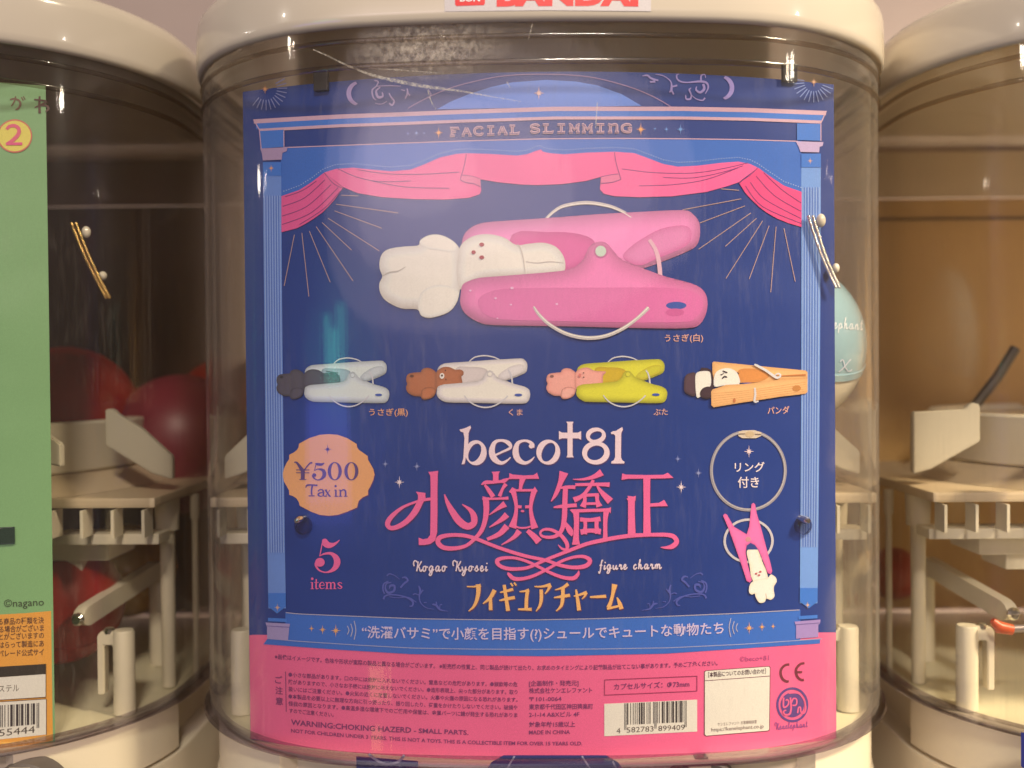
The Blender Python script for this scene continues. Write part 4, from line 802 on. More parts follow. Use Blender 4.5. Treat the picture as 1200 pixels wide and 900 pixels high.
# ------------------------------------------------------------------ pink title 小顔矯正 with its ribbon flourish
a = Art()
TP = [('p', A6, [(372, 438), (400, 436), (441, 430), (438, 462), (436, 560), (436, 720), (434, 860), (420, 920), (385, 945), (345, 952), (305, 952), (303, 900), (335, 912), (368, 905), (385, 880), (387, 760), (388, 560), (386, 465)]),
 ('s', A6, [(388, 628, 20), (345, 634, 20), (280, 650, 16), (190, 688, 20), (115, 750, 32), (85, 800, 36), (105, 832, 30), (160, 822, 34), (225, 780, 38), (280, 715, 44), (318, 640, 44), (330, 605, 52)]),
 ('p', A6, [(285, 577), (352, 586), (350, 612), (345, 640), (300, 640), (298, 600)]),
 ('s', A6, [(485, 596, 8), (505, 650, 26), (540, 715, 44), (590, 785, 52), (645, 820, 48), (690, 800, 44), (692, 750, 44), (665, 705, 28), (610, 666, 6)]),
 ('s', A6, [(845, 436, 60), (846, 455, 40), (846, 505, 40)]), ('s', A6, [(744, 528, 6), (775, 512, 26), (830, 510, 20), (880, 505, 20), (905, 500, 28), (944, 480, 4)]),
 ('s', A6, [(768, 530, 14), (792, 560, 26), (828, 614, 34)]), ('s', A6, [(918, 522, 30), (895, 555, 20), (872, 610, 26)]), ('s', A6, [(752, 622, 26), (800, 627, 16), (880, 625, 16), (935, 622, 22)]),
 ('s', A6, [(775, 618, 44), (780, 700, 40), (770, 780, 34), (745, 850, 30), (700, 905, 26), (640, 955, 24), (560, 975, 28), (480, 970, 32), (440, 935, 34), (455, 898, 32), (530, 882, 26), (620, 885, 26), (700, 905, 26), (800, 945, 24), (900, 982, 24), (1050, 1028, 24), (1200, 1060, 22), (1300, 1095, 24), (1400, 1110, 26), (1480, 1098, 30), (1508, 1062, 30), (1470, 1035, 24), (1400, 1036, 20), (1310, 1065, 20), (1220, 1115, 20), (1120, 1165, 22), (1040, 1188, 24), (975, 1188, 28), (940, 1160, 24), (930, 1144, 6)]),
 ('s', A6, [(912, 662, 46), (870, 690, 26), (800, 740, 6)]), ('s', A6, [(925, 738, 44), (880, 778, 30), (800, 828, 6)]), ('s', A6, [(925, 818, 46), (870, 875, 34), (785, 912, 22)]),
 ('p', A6, [(941, 447), (965, 456), (1040, 463), (1110, 460), (1136, 444), (1151, 486), (1050, 487), (940, 488)]), ('s', A6, [(1036, 480, 44), (1024, 525, 28), (1018, 568, 22)]),
 ('p', A6, [(938, 578), (962, 545), (985, 560), (1110, 558), (1120, 542), (1140, 572), (1126, 590), (1112, 575), (975, 576), (955, 590)]),
 ('s', A6, [(964, 560, 40), (978, 610, 32), (990, 680, 24), (984, 750, 30), (962, 830, 56)]), ('s', A6, [(1118, 562, 40), (1102, 620, 32), (1092, 690, 24), (1100, 760, 32), (1120, 835, 50)]),
 ('s', A6, [(992, 682, 22), (1028, 684, 20)]), ('s', A6, [(1052, 684, 20), (1092, 682, 22)]), ('s', A6, [(975, 815, 12), (1010, 830, 12), (1060, 830, 12), (1112, 815, 12)]), ('s', A6, [(1022, 712, 8), (1034, 714, 16), (1046, 712, 8)]),
 ('s', C6, [(1012, 132, 42), (970, 180, 26), (885, 232, 6)]), ('s', C6, [(1068, 130, 30), (1115, 172, 42), (1150, 210, 50)]),
 ('s', B6, [(245, 440, 64), (222, 510, 36), (190, 590, 28), (155, 645, 6)]), ('s', B6, [(222, 552, 14), (260, 545, 22), (325, 545, 26)]), ('s', B6, [(172, 688, 10), (230, 680, 24), (335, 672, 26)]),
 ('s', B6, [(256, 548, 34), (252, 640, 36), (248, 760, 36), (232, 840, 30), (195, 885, 26), (140, 898, 22), (90, 888, 18), (80, 862, 16), (110, 842, 18), (165, 848, 22), (225, 885, 26), (265, 940, 28), (265, 982, 20), (232, 978, 16), (204, 950, 5)]),
 ('s', B6, [(252, 790, 14), (275, 830, 36), (292, 860, 40), (300, 890, 6)]),
 ('s', B6, [(512, 440, 50), (455, 472, 30), (380, 490, 16), (308, 490, 5)]), ('s', B6, [(325, 528, 20), (420, 526, 22), (520, 526, 26), (566, 528, 34)]), ('s', B6, [(452, 495, 22), (425, 545, 24), (375, 605, 26), (315, 636, 40)]), ('s', B6, [(470, 522, 8), (505, 575, 28), (572, 645, 52)]),
 ('s', B6, [(368, 603, 22), (490, 598, 22)]), ('s', B6, [(388, 600, 30), (392, 640, 26), (378, 685, 44)]), ('s', B6, [(478, 600, 30), (480, 640, 26), (494, 682, 44)]), ('s', B6, [(385, 662, 18), (490, 660, 18)]),
 ('s', B6, [(300, 718, 40), (330, 712, 24), (540, 706, 24), (575, 706, 44)]), ('s', B6, [(328, 705, 46), (334, 780, 36), (330, 900, 40), (330, 950, 58)]), ('s', B6, [(545, 700, 44), (536, 780, 30), (536, 880, 30), (534, 925, 40)]),
 ('s', B6, [(358, 772, 30), (430, 776, 26), (502, 768, 34)]), ('s', B6, [(392, 765, 32), (396, 820, 24), (388, 875, 40)]), ('s', B6, [(478, 765, 32), (474, 820, 28), (484, 870, 40)]), ('s', B6, [(362, 862, 40), (430, 850, 28), (505, 858, 40)]),
 ('p', B6, [(655, 448), (680, 457), (830, 460), (945, 458), (975, 443), (1015, 480), (940, 484), (700, 486), (650, 494)]), ('s', B6, [(828, 475, 50), (828, 680, 46), (830, 890, 54)]),
 ('s', B6, [(722, 610, 60), (720, 640, 48), (720, 760, 48), (722, 890, 56)]), ('p', B6, [(684, 626), (710, 618), (750, 606), (748, 640), (700, 645)]), ('p', B6, [(848, 660), (915, 655), (950, 634), (976, 678), (848, 682)]),
 ('s', D6, [(925, 248, 5), (965, 250, 20), (1010, 240, 34), (1038, 208, 34), (1015, 172, 32), (960, 160, 28), (860, 160, 26), (720, 166, 28), (600, 182, 28), (500, 202, 28), (400, 226, 26), (260, 280, 24), (120, 335, 22), (0, 388, 22), (-80, 400, 24), (-150, 398, 26), (-205, 378, 26), (-225, 345, 30), (-190, 325, 24), (-110, 322, 20), (-20, 345, 20), (80, 392, 20), (160, 432, 22), (240, 460, 24), (310, 466, 28), (342, 440, 24), (350, 412, 6)])]
for dx, dy, col, l0 in ((.9, 1.2, (66, 32, 88), 2), (0, 0, HOT, 5)):
    for kd, fn, pts in TP:
        q = [(p[0]+dx, p[1]+dy)+tuple(p[2:]) for p in fn(pts)]
        if kd == 'p': a.poly(q, col, l0)
        else: a.stroke(q, col, l0, sm=6 if len(q) > 8 else 4)
P(a, 'title_lettering', 'large hot pink Japanese title with a looping ribbon flourish')
# katakana subtitle
a = Art()
KT = [(C6, q) for q in ([(642, 524, 8), (700, 524, 12), (740, 515, 24)], [(722, 508, 34), (724, 560, 30), (712, 620, 24), (690, 665, 18), (655, 697, 6)], [(838, 548, 30), (805, 605, 24), (755, 645, 6)], [(808, 595, 22), (810, 690, 26)], [(876, 565, 8), (920, 556, 18), (968, 542, 20)], [(870, 622, 8), (920, 612, 20), (980, 600, 22)], [(905, 512, 22), (918, 600, 24), (932, 695, 28)], [(950, 500, 12), (966, 522, 12)], [(974, 496, 12), (990, 516, 12)],
       [(1012, 560, 8), (1050, 556, 14), (1080, 548, 22)], [(1070, 548, 24), (1062, 610, 24), (1060, 684, 26)], [(1002, 684, 12), (1050, 684, 16), (1098, 684, 22)])]+\
     [(D6, q) for q in ([(38, 524, 8), (90, 524, 14), (152, 510, 24)], [(148, 515, 26), (135, 545, 16), (112, 575, 8)], [(85, 545, 24), (86, 610, 24), (75, 660, 18), (48, 698, 6)], [(275, 505, 24), (240, 530, 18), (182, 548, 6)], [(175, 602, 8), (230, 594, 20), (288, 585, 22)], [(238, 530, 24), (236, 610, 26), (225, 660, 20), (190, 697, 6)], [(314, 592, 8), (360, 580, 16), (406, 564, 22)], [(402, 566, 22), (392, 590, 14), (372, 612, 6)], [(330, 545, 12), (342, 620, 24), (352, 692, 28)],
       [(428, 598, 12), (480, 596, 18), (542, 592, 22)], [(602, 508, 40), (590, 570, 24), (575, 630, 24), (558, 672, 30)], [(548, 680, 16), (600, 668, 16), (655, 655, 14)], [(618, 600, 8), (636, 640, 26), (650, 682, 30)])]
for dx, dy, col, l0 in ((.8, 1.1, (96, 48, 80), 2), (0, 0, (244, 172, 96), 4)):
    for fn, q in KT: a.stroke([(p[0]+dx, p[1]+dy, p[2]) for p in fn(q)], col, l0, sm=4)
P(a, 'subtitle_lettering', 'orange katakana subtitle under the ribbon flourish')
# script captions
a = Art()
GS = {'K': (8.2, [[(.3, .55), (-.3, .85), (.5, 1.1), (1.8, 1.12), (3.4, .98), (4.4, 1.0)], [(4.2, 1.05), (3.6, .5), (2.8, 0)], [(7.6, 1.08), (6.2, .8), (4.6, .52), (3.6, .46)], [(4.4, .52), (5.6, .3), (6.2, .05), (7.2, .02), (8.0, .2)]]),
      'o': (6.2, [[(3.2, .52), (1.6, .5), (.7, .2), (1.6, -.0), (3.2, .12), (3.6, .4), (3.0, .54), (4.4, .46), (5.8, .45)]]),
      'g': (6.4, [[(4.2, .5), (2.4, .55), (.8, .25), (1.8, 0), (3.4, .2), (4.3, .52), (3.6, -.1), (2.4, -.42), (.8, -.38), (2.0, -.1), (5.6, .2)]]),
      'a': (6.4, [[(4.2, .48), (2.4, .55), (.8, .25), (1.6, 0), (3.2, .15), (4.2, .5)], [(4.2, .5), (3.8, .15), (4.4, 0), (5.8, .2)]]),
      'y': (6.6, [[(0.6, .5), (1.2, .2), (2.0, .0), (3.4, .15), (4.3, .5)], [(4.3, .5), (3.6, -.1), (2.2, -.45), (.8, -.35), (2.2, -.08), (5.8, .22)]]),
      's': (5.2, [[(0, .1), (1.4, .35), (2.6, .58), (2.8, .4), (3.4, .15), (2.2, -.0), (1.0, .08)], [(3.2, .1), (4.6, .2)]]),
      'e': (5.2, [[(.6, .22), (2.4, .3), (3.0, .48), (2.0, .55), (.8, .28), (1.6, 0), (3.0, .05), (4.6, .25)]]),
      'i': (3.2, [[(1.4, .52), (.9, .2), (1.2, 0), (2.8, .2)]]), 'f': (4.6, [[(4.0, .98), (3.2, 1.1), (2.2, .6), (1.2, -.2), (.2, -.42), (-.4, -.2)], [(.4, .5), (3.4, .5)]]),
      'u': (6.6, [[(1.2, .5), (.8, .15), (1.6, 0), (3.2, .15), (4.4, .5)], [(4.4, .5), (3.9, .15), (4.6, 0), (6, .2)]]), 'r': (4.8, [[(.8, .3), (1.6, .58), (1.9, .45), (3.0, .5), (2.6, .15), (3.2, 0), (4.4, .2)]]),
      'c': (4.8, [[(3.2, .42), (2.6, .55), (1.0, .35), (.9, .08), (2.2, -.02), (4.2, .22)]]), 'h': (6.6, [[(1.0, .5), (2.8, .95), (2.6, 1.1), (1.8, .6), (1.0, 0)], [(1.2, .15), (2.6, .5), (3.6, .48), (3.4, .15), (4.0, 0), (5.8, .2)]]),
      'm': (9.4, [[(1.4, .5), (.8, 0)], [(1.0, .2), (2.4, .52), (3.4, .45), (2.9, 0)], [(3.1, .2), (4.6, .52), (5.8, .45), (5.5, .1), (6.2, 0), (7.8, .2)]]), 'l': (4, [[(.4, .2), (2.6, .9), (2.2, 1.08), (1.2, .5), (1.2, .05), (3.2, .2)]]),
      'p': (6.2, [[(1.4, .5), (.2, -.42)], [(1.0, .2), (2.8, .52), (4.0, .4), (3.2, .05), (1.4, .05)], [(3.2, .05), (5.4, .2)]]), 'n': (6.4, [[(1.4, .5), (.8, 0)], [(1.0, .2), (2.6, .52), (3.7, .45), (3.4, .1), (4.0, 0), (5.6, .2)]]),
      't': (4.2, [[(2.2, .95), (1.2, .2), (1.6, 0), (3.4, .2)], [(.4, .6), (3.4, .64)]]), ' ': (5.5, []), 'X': (8, [[(0, 0), (2, .3), (5.6, 1.0)], [(.6, .8), (2.0, .95), (3.0, .4), (4.6, .05), (6.2, .2)]])}
def script(ar, word, x0, x1, y0, y1, cap, col, lay, w, dx=0, dy=0):
    tot = sum(GS[c][0] for c in word); k = (x1-x0)/tot; x = x0
    for ch in word:
        wd, ss = GS[ch]
        for st in ss:
            ar.stroke([(x+px*k+dx, y0+(y1-y0)*(x-x0)/(x1-x0)-py*cap+dy) for px, py in st], col, lay, w=w, sm=4)
        if ch == 'i': ar.ell(x+2.0*k+dx, y0+(y1-y0)*(x-x0)/(x1-x0)-cap*.82+dy, w*.6, w*.6, col, lay, n=8)
        x += wd*k
for dx, dy, col, l0 in ((.6, .9, (70, 50, 90), 2), (0, 0, (228, 200, 196), 4)):
    script(a, 'Kogao Kyosei', 485, 572, 669.5, 669.3, 11, col, l0, 1.5, dx, dy)
    script(a, 'figure charm', 702, 777, 667.5, 666.3, 10, col, l0, 1.5, dx, dy)
P(a, 'script_caption', 'pale script caption either side of the ribbon')
# little name captions
a = Art(); OC = (222, 160, 136)
a.text('うさぎ(白)', 779, 824, 399.8, 399.2, 9.4, OC, 3, bold=.01); P(a, 'caption_print'); a = Art(); a.text('うさぎ(黒)', 432.5, 478, 486.5, 486.3, 9.2, (232, 158, 108), 3, bold=.01)
P(a, 'caption_print'); a = Art(); a.text('くま', 596, 612.5, 486.3, 486.3, 8.6, OC, 3, bold=.01); P(a, 'caption_print'); a = Art(); a.text('ぶた', 766, 782.5, 486.3, 485.8, 8.8, OC, 3, bold=.01); P(a, 'caption_print'); a = Art(); a.text('パンダ', 899.5, 925, 484.8, 484.0, 9.6, OC, 3, bold=.01)
P(a, 'caption_print'); a = Art(); a.text('リング', 861, 896, 552.3, 552.0, 12.5, (232, 208, 208), 3, bold=.012); a.text('付き', 864.5, 889.5, 570.5, 570.3, 14, (232, 208, 208), 3, bold=.012)
P(a, 'caption_print', 'small Japanese captions beside the pictures')
# ------------------------------------------------------------------ small print on the pink panel
a = Art()
a.text('※画像はイメージです。色味や形状が実際の製品と異なる場合がございます。 ※販売機の性質上、同じ製品が続けて出たり、お求めのタイミングにより記載製品が出てこない事があります。予めご了承ください。', 322, 841, 771.8, 779.3, 6.4, INK, 3, ym=784.6, bold=.014)
LN = ['●小さな部品があります。口の中には絶対に入れないでください。窒息などの危険があります。●誤飲等の危', '険がありますので、小さなお子様には絶対に与えないでください。●造形表現上、尖った部分があります。取り', '扱いにはご注意ください。●火気の近くに放置しないでください。火事や火傷の原因になる恐れがあります。', '●本製品を必要以上に無理な方向に引っ張ったり、振り回したり、荷重をかけたりしないでください。破損や', '怪我の原因となります。●高温多湿な環境下でのご使用や保管は、金属パーツに錆が発生する恐れがありま']
for i, t in enumerate(LN): a.text(t, 338, 606.5, 792.6+i*8.5, 804.3+i*9.0, 6.0, INK, 3, ym=800.6+i*8.8, bold=.014)
a.text('すのでご注意ください。', 339, 391, 835, 840, 6.0, INK, 3, bold=.014)
P(a, 'care_text'); a = Art()
a.text('WARNING:CHOKING HAZERD', 341, 482, 849.3, 858.6, 8.9, INK, 3, ym=855.2, bold=.02); a.text('- SMALL PARTS.', 485, 549, 858.6, 861.2, 7.6, INK, 3, bold=.018)
a.text('NOT FOR CHILDREN UNDER 3 YEARS. THIS IS NOT A TOYS. THIS IS A COLLECTIBLE ITEM FOR OVER 15 YEARS OLD.', 341, 682.5, 858.2, 873.2, 6.0, INK, 3, ym=870.4, bold=.018)
P(a, 'warning_text'); a = Art()
for ch, x, y in (('ご', 326.5, 799.5), ('注', 327, 812), ('意', 327.3, 824.5)): a.text(ch, x-4.3, x+4.3, y+.6, y+1.2, 9.6, INK, 3, bold=.014)
a.stroke([(334.6, 787), (335.4, 834)], INK, 3, w=.9)
P(a, 'care_heading'); a = Art()
for t, x1, y, e in (('[企画制作・発売元]', 678, 803.6, 7), ('株式会社ケンエレファント', 694, 812, 7), ('〒101-0064', 658, 821.8, 6.6), ('東京都千代田区神田猿楽町', 695, 831, 7), ('2-1-14 A&Xビル 4F', 679, 840, 6.8), ('対象年齢15歳以上', 674, 851.8, 7), ('MADE IN CHINA', 668, 860.6, 6.6)):
    a.text(t, 620, x1, y, y-.6, e, INK, 3, bold=.014)
P(a, 'maker_address'); a = Art()
for p, q in (((708.3, 796.8), (817, 792.3)), ((708.3, 814.6), (817, 809.8)), ((708.5, 796.5), (708.5, 815)), ((816.8, 792), (816.8, 810.2))): a.stroke([p, q], (150, 40, 80), 3, w=.9)
a.text('カプセルサイズ：Φ73mm', 719.5, 808, 808, 804.3, 8, INK, 3, bold=.014)
P(a, 'size_box'); a = Art()
a.text('©beco+81', 867, 901, 775.3, 773.6, 8.2, (160, 64, 112), 3)
P(a, 'copyright_text'); a = Art()
K = lambda p: zz(900, 760, 8.19, p); CI = (116, 40, 52)
a.stroke(K([(205, 152, 22), (165, 160, 24), (130, 195, 24), (122, 240, 24), (140, 290, 24), (175, 315, 24), (200, 314, 22)]), CI, 3); a.stroke(K([(350, 140, 22), (310, 150, 24), (275, 190, 24), (270, 230, 24), (285, 275, 24), (320, 300, 24), (345, 300, 22)]), CI, 3); a.stroke(K([(275, 226, 20), (328, 226, 20)]), CI, 4)
P(a, 'conformity_mark'); a = Art()
LG = (92, 60, 116); cx, cy = K([(234, 540)])[0]
a.ell(cx, cy, 18.8, 20.6, LG, 3, n=48, hole=(cx, cy, 16.2, 17.8)); a.ell(cx, cy, 13.6, 14.6, LG, 3, n=40)
for q in ([(150, 470, 16), (150, 560, 16), (185, 550, 14), (200, 515, 14), (185, 490, 12), (170, 500, 12)], [(225, 520, 14), (245, 480, 14), (275, 490, 14), (270, 540, 14), (235, 545, 12)], [(215, 470, 16), (222, 560, 16), (210, 625, 18), (165, 635, 16), (150, 605, 14), (175, 590, 12)], [(285, 620, 14), (292, 570, 14), (310, 565, 12), (318, 610, 14), (345, 620, 14), (362, 580, 14), (350, 500, 12), (290, 430, 12), (200, 430, 10)]):
    a.stroke(K(q), MAG, 4)
script(a, 'Kenelephant', 908.5, 947, 855.2, 851.8, 7.5, (140, 66, 124), 3, .8)
P(a, 'maker_emblem', 'round purple emblem with script name below')
# barcode label
a = Art(); BW = (226, 212, 184)
a.poly([(708.2, 824.8), (817, 819.8), (817, 857.2), (708.2, 862.8)], BW, 3)
L_ = {'L': ['0001101', '0011001', '0010011', '0111101', '0100011', '0110001', '0101111', '0111011', '0110111', '0001011'], 'R': ['1110010', '1100110', '1101100', '1000010', '1011100', '1001110', '1010000', '1000100', '1001000', '1110100']}
Gc = [''.join(reversed(r)) for r in L_['R']]
def ean(code):
    par = ['LLLLLL', 'LLGLGG', 'LLGGLG', 'LLGGGL', 'LGLLGG', 'LGGLLG', 'LGGGLL', 'LGLGLG', 'LGLGGL', 'LGGLGL'][int(code[0])]
    s = '101'+''.join(L_['L'][int(d)] if p == 'L' else Gc[int(d)] for d, p in zip(code[1:7], par))+'01010'+''.join(L_['R'][int(d)] for d in code[7:])+'101'; return s
bits = ean('4582783899409'); n = len(bits); i = 0
while i < n:
    j = i
    while j < n and bits[j] == bits[i]: j += 1
    if bits[i] == '1':
        x0 = 731.8+(804.6-731.8)*i/n; x1 = 731.8+(804.6-731.8)*j/n; g = i < 3 or i > n-4 or 44 < i < 50
        yt = 824.8-(x0-708.2)*.046; yb = (856.5 if g else 850.5)-(x0-708.2)*.046
        a.poly([(x0, yt+.5), (x1, yt+.5), (x1, yb), (x0, yb)], (62, 54, 50), 4)
    i = j
a.text('4', 722.5, 727, 859.5, 859.3, 9, (90, 74, 66), 4); a.text('582783', 734.5, 766, 858.6, 857, 9, (90, 74, 66), 4); a.text('899409', 771.5, 802.5, 856.8, 855.2, 9, (90, 74, 66), 4)
P(a, 'barcode_label', 'cream barcode panel on the pink part of the card')
a = Art()
a.poly([(827, 785.6), (901.5, 780.4), (903, 782), (902.2, 855.5), (900.5, 857), (827, 863), (825, 861), (825.2, 787)], (120, 60, 70), 3); a.poly([(827.6, 786.4), (901, 781.3), (902.1, 782.6), (901.3, 855), (900, 856.1), (827.6, 862.1), (826, 860.6), (826.1, 787.6)], BW, 4)
a.stroke([(826, 797.8), (902, 792.2)], (120, 60, 70), 5, w=.7)
a.text('［本製品についてのお問い合わせ］', 830, 897.5, 793.3, 788.8, 6.6, (84, 56, 60), 5, bold=.014); a.text('ケンエレファント お客様相談室', 841, 887, 850.6, 847.3, 4.4, (110, 84, 76), 5); a.text('https://kenelephant.co.jp', 833.5, 895, 857.4, 852.9, 6.2, (110, 84, 76), 5)
P(a, 'contact_label', 'cream contact panel with web address')
# holders of the card: dark clips at the top, see-through studs half way down
for i, (x, y, w_, h_) in enumerate(((376.5, 92, 19, 24), (925, 82.5, 20, 22))):
    p = on_cyl(x, y+3, 0, CARD_Y, CARD_R, .0012); s = .362/F_PX
    o = box('card_clip', (0, 0, 0), (w_*s, .0016, h_*s), M['dark'], None, .0004); o.location = p; o.rotation_euler.z = math.asin(p.x/CARD_R)
    tag(o, ['dark clip gripping the card beside the left crescent moon', 'dark clip gripping the card beside the right crescent moon'][i], 'clip', 'dark clips at the top of the card')
M['studclear'] = clear_plastic('clear_stud_plastic', (.55, .58, .66), (.2, .2, .26), .06)
for i, (x, y) in enumerate(((356, 612), (940.5, 612))):
    p = on_cyl(x, y, 0, CARD_Y, CARD_R, .0006)
    st = empty('card_stud', p); st.rotation_euler.z = math.asin(p.x/CARD_R)
    lathe('stud_collar', [(.0030, .0018), (.0033, .0006), (.0033, -.0014), (.0026, -.0022), (.0012, -.0022)], M['studclear'], st, 28, (0, 0, -.0012), axis='Y')
    lathe('stud_pin', [(.0016, .001), (.0015, -.0035), (.0009, -.0046), (.0001, -.0048)], M['silver'] if i else M['steel'], st, 20, (-.0005, 0, .0012), axis='Y')
    tag(st, ['clear stud through the card below the orange price badge', 'clear stud through the card on the right printed column'][i], 'stud', 'clear studs fixing the card')

# ------------------------------------------------------------------ green card in the left machine
lc = card_fn(-.30)
gcard = make_card('display_card', -.30, 58.5, on_cyl(60, 101, -.3, CARD_Y, CARD_R).z, on_cyl(61, 869.5, -.3, CARD_Y, CARD_R).z, (128, 166, 103), '')
tag(gcard, 'pale green display card with an orange lower panel in the left machine', 'display card')
def G(a, name, label=None): return a.build(name, gcard, lc, label=label)
a = Art()
a.poly([(-160, 705), (-60, 717), (0, 720.2), (30, 718.5), (59.8, 716), (62, 868.2), (30, 874), (0, 877.5), (-60, 881), (-160, 873)], (226, 152, 58), 1)
G(a, 'orange_panel')
a = Art()
a.stroke([(-30, 858, 2), (0, 870, 2), (30, 868, 2), (61, 861, 2)], (240, 176, 80), 2)
TI = (104, 66, 40)
for t, x0, y in (('る商品の種類を決', -2, 731.0), ('る場合がございま', -1, 740), ('ことがございますの', -8, 748.8), ('はらって製造にあ', -1, 758.3), ('パレード公式サイ', -2, 768.4)):
    a.text(t, x0, 51.5, y+.8, y-1.2, 8.4, TI, 3, bold=.012)
a.text('©nagano', 4.5, 51.5, 711.5, 709.5, 12.4, (64, 74, 48), 3)
a.poly([(-60, 781), (0, 781.3), (53.6, 778), (53.6, 790), (0, 793.6), (-60, 794)], (46, 38, 30), 3)
a.poly([(-60, 794), (0, 793.8), (53.6, 790), (53.6, 816.5), (0, 820), (-60, 820)], BW, 3)
a.poly([(-60, 822.5), (0, 822.4), (54.3, 819), (54.3, 860.8), (0, 866.5), (-60, 868)], BW, 3)
for q in ([(53.8, 778, .8), (53.8, 817, .8)], [(54.4, 819, .8), (54.4, 861, .8)], [(0, 820.4, .8), (54, 817, .8)], [(0, 822.4, .8), (54, 819, .8)]): a.stroke(q, (110, 76, 40), 4)
a.text('ステル', -1.5, 22.5, 811, 809.5, 9.6, (96, 80, 62), 4)
G(a, 'care_text_print', 'small brown Japanese lettering and cream boxes')
a = Art(); x = -20.
bb = ean('4582769855444')
for i, b_ in enumerate(bb):
    if b_ == '1':
        x0 = -46+i*.967; g = i > len(bb)-4
        if x0 > -40: a.poly([(x0, 826.5-(x0)*.06), (x0+.98, 826.5-(x0)*.06), (x0+.98, (857 if g else 852.5)-x0*.09), (x0, (857 if g else 852.5)-x0*.09)], (58, 48, 48), 4)
a.text('55444', -1, 41, 863, 858.5, 11.5, (84, 70, 58), 4)
G(a, 'barcode_print')
a = Art(); BR = (84, 48, 34)
K = lambda p: zz(0, 90, 9, p)
for q in ([(105, 240, 14), (150, 232, 18), (200, 250, 22), (215, 290, 24), (190, 335, 20), (160, 345, 8)], [(165, 205, 14), (150, 260, 16), (118, 310, 10)], [(225, 215, 12), (245, 250, 14)], [(245, 205, 10), (265, 240, 12)]): a.stroke(K(q), (112, 78, 50), 3)
for q in ([(418, 205, 20), (415, 290, 26), (418, 385, 28)], [(360, 238, 14), (420, 245, 18), (490, 255, 16)], [(495, 262, 16), (440, 290, 20), (365, 325, 10)], [(430, 300, 18), (490, 305, 22), (512, 335, 24), (480, 368, 14)]): a.stroke(K(q), BR, 3)
a.ell(17.2, 159.4, 20.6, 19.6, (206, 106, 82), 3, n=48); a.ell(17.2, 159.4, 18.9, 17.9, (228, 204, 84), 4, n=48)
a.stroke(K([(70, 555, 30), (95, 525, 34), (150, 515, 36), (195, 545, 40), (195, 600, 40), (145, 660, 40), (80, 705, 34)]), (224, 92, 110), 6, sm=6); a.stroke(K([(62, 706, 28), (235, 706, 30)]), (226, 84, 118), 7)
G(a, 'number_badge', 'yellow round badge with a pink number 2')
o = box('tab_slot', (0, 0, 0), (.0085, .0012, .0066), M['studclear'], gcard, .0005); p = on_cyl(3, 628, -.3, CARD_Y, CARD_R, .0006); o.location = p-gcard.location; o.rotation_euler.z = math.asin((p.x+.3)/CARD_R)

# ------------------------------------------------------------------ BANDAI sticker on the lid
lid_fn = lambda x, y, h: on_cyl(x, y, 0., -.0024, CR+.0024, h)
a = Art()
a.poly([(521, -35), (763, -35), (763, 13.2), (640, 12), (521, 13.4)], (200, 182, 164), 1)
RED = (222, 44, 40)
a.poly([(533, -12), (568, -12), (568.3, 4), (567, 6), (535, 7), (533.3, 5.5)], RED, 2)
a.text('GASHA', 536.5, 565, -6.5, -6.5, 6, (250, 240, 200), 3, bold=.02); a.text('BON', 539, 562.5, 1.6, 1.4, 8, (250, 240, 200), 3, bold=.03)
a.text('BANDAI', 582, 748, 6.0, 5.8, 33, RED, 2, ym=5.2, bold=.055, res=4)
lg = a.build('logo_sticker', None, lid_fn, label=None); tag(lg, 'white sticker with red capital lettering on the central lid', 'sticker')
# long pale ribbon painting a cable's reflection, and shorter scuffs, on the outside of the central case
m = bpy.data.materials.new('reflection_scuff_white'); m.use_nodes = True; nt = m.node_tree; nt.nodes.clear()
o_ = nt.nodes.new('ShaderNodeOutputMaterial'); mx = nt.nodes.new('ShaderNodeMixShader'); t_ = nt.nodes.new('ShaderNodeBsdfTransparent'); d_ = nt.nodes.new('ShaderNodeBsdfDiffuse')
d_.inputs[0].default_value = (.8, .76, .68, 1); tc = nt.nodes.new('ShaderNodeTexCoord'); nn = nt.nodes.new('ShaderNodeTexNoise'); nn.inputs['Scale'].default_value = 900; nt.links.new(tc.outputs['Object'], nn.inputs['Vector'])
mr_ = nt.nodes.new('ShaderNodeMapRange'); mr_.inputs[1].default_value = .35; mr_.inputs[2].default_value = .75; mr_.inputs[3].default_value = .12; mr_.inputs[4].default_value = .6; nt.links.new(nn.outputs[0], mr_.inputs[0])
nt.links.new(mr_.outputs[0], mx.inputs[0]); nt.links.new(t_.outputs[0], mx.inputs[1]); nt.links.new(d_.outputs[0], mx.inputs[2]); nt.links.new(mx.outputs[0], o_.inputs[0]); M['reflection_scuff'] = m
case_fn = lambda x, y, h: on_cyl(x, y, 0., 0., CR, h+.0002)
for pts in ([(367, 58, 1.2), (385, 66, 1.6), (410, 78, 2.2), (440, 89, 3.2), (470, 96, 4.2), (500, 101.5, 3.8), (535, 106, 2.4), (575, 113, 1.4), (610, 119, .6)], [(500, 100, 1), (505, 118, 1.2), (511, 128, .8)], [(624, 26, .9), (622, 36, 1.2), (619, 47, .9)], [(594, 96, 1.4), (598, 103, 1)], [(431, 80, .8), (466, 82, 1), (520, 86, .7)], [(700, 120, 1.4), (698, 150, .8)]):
    a = Art(); a.stroke(pts, (220, 210, 190), 0); a.build('reflection_scuff', mc, case_fn, M['reflection_scuff'])
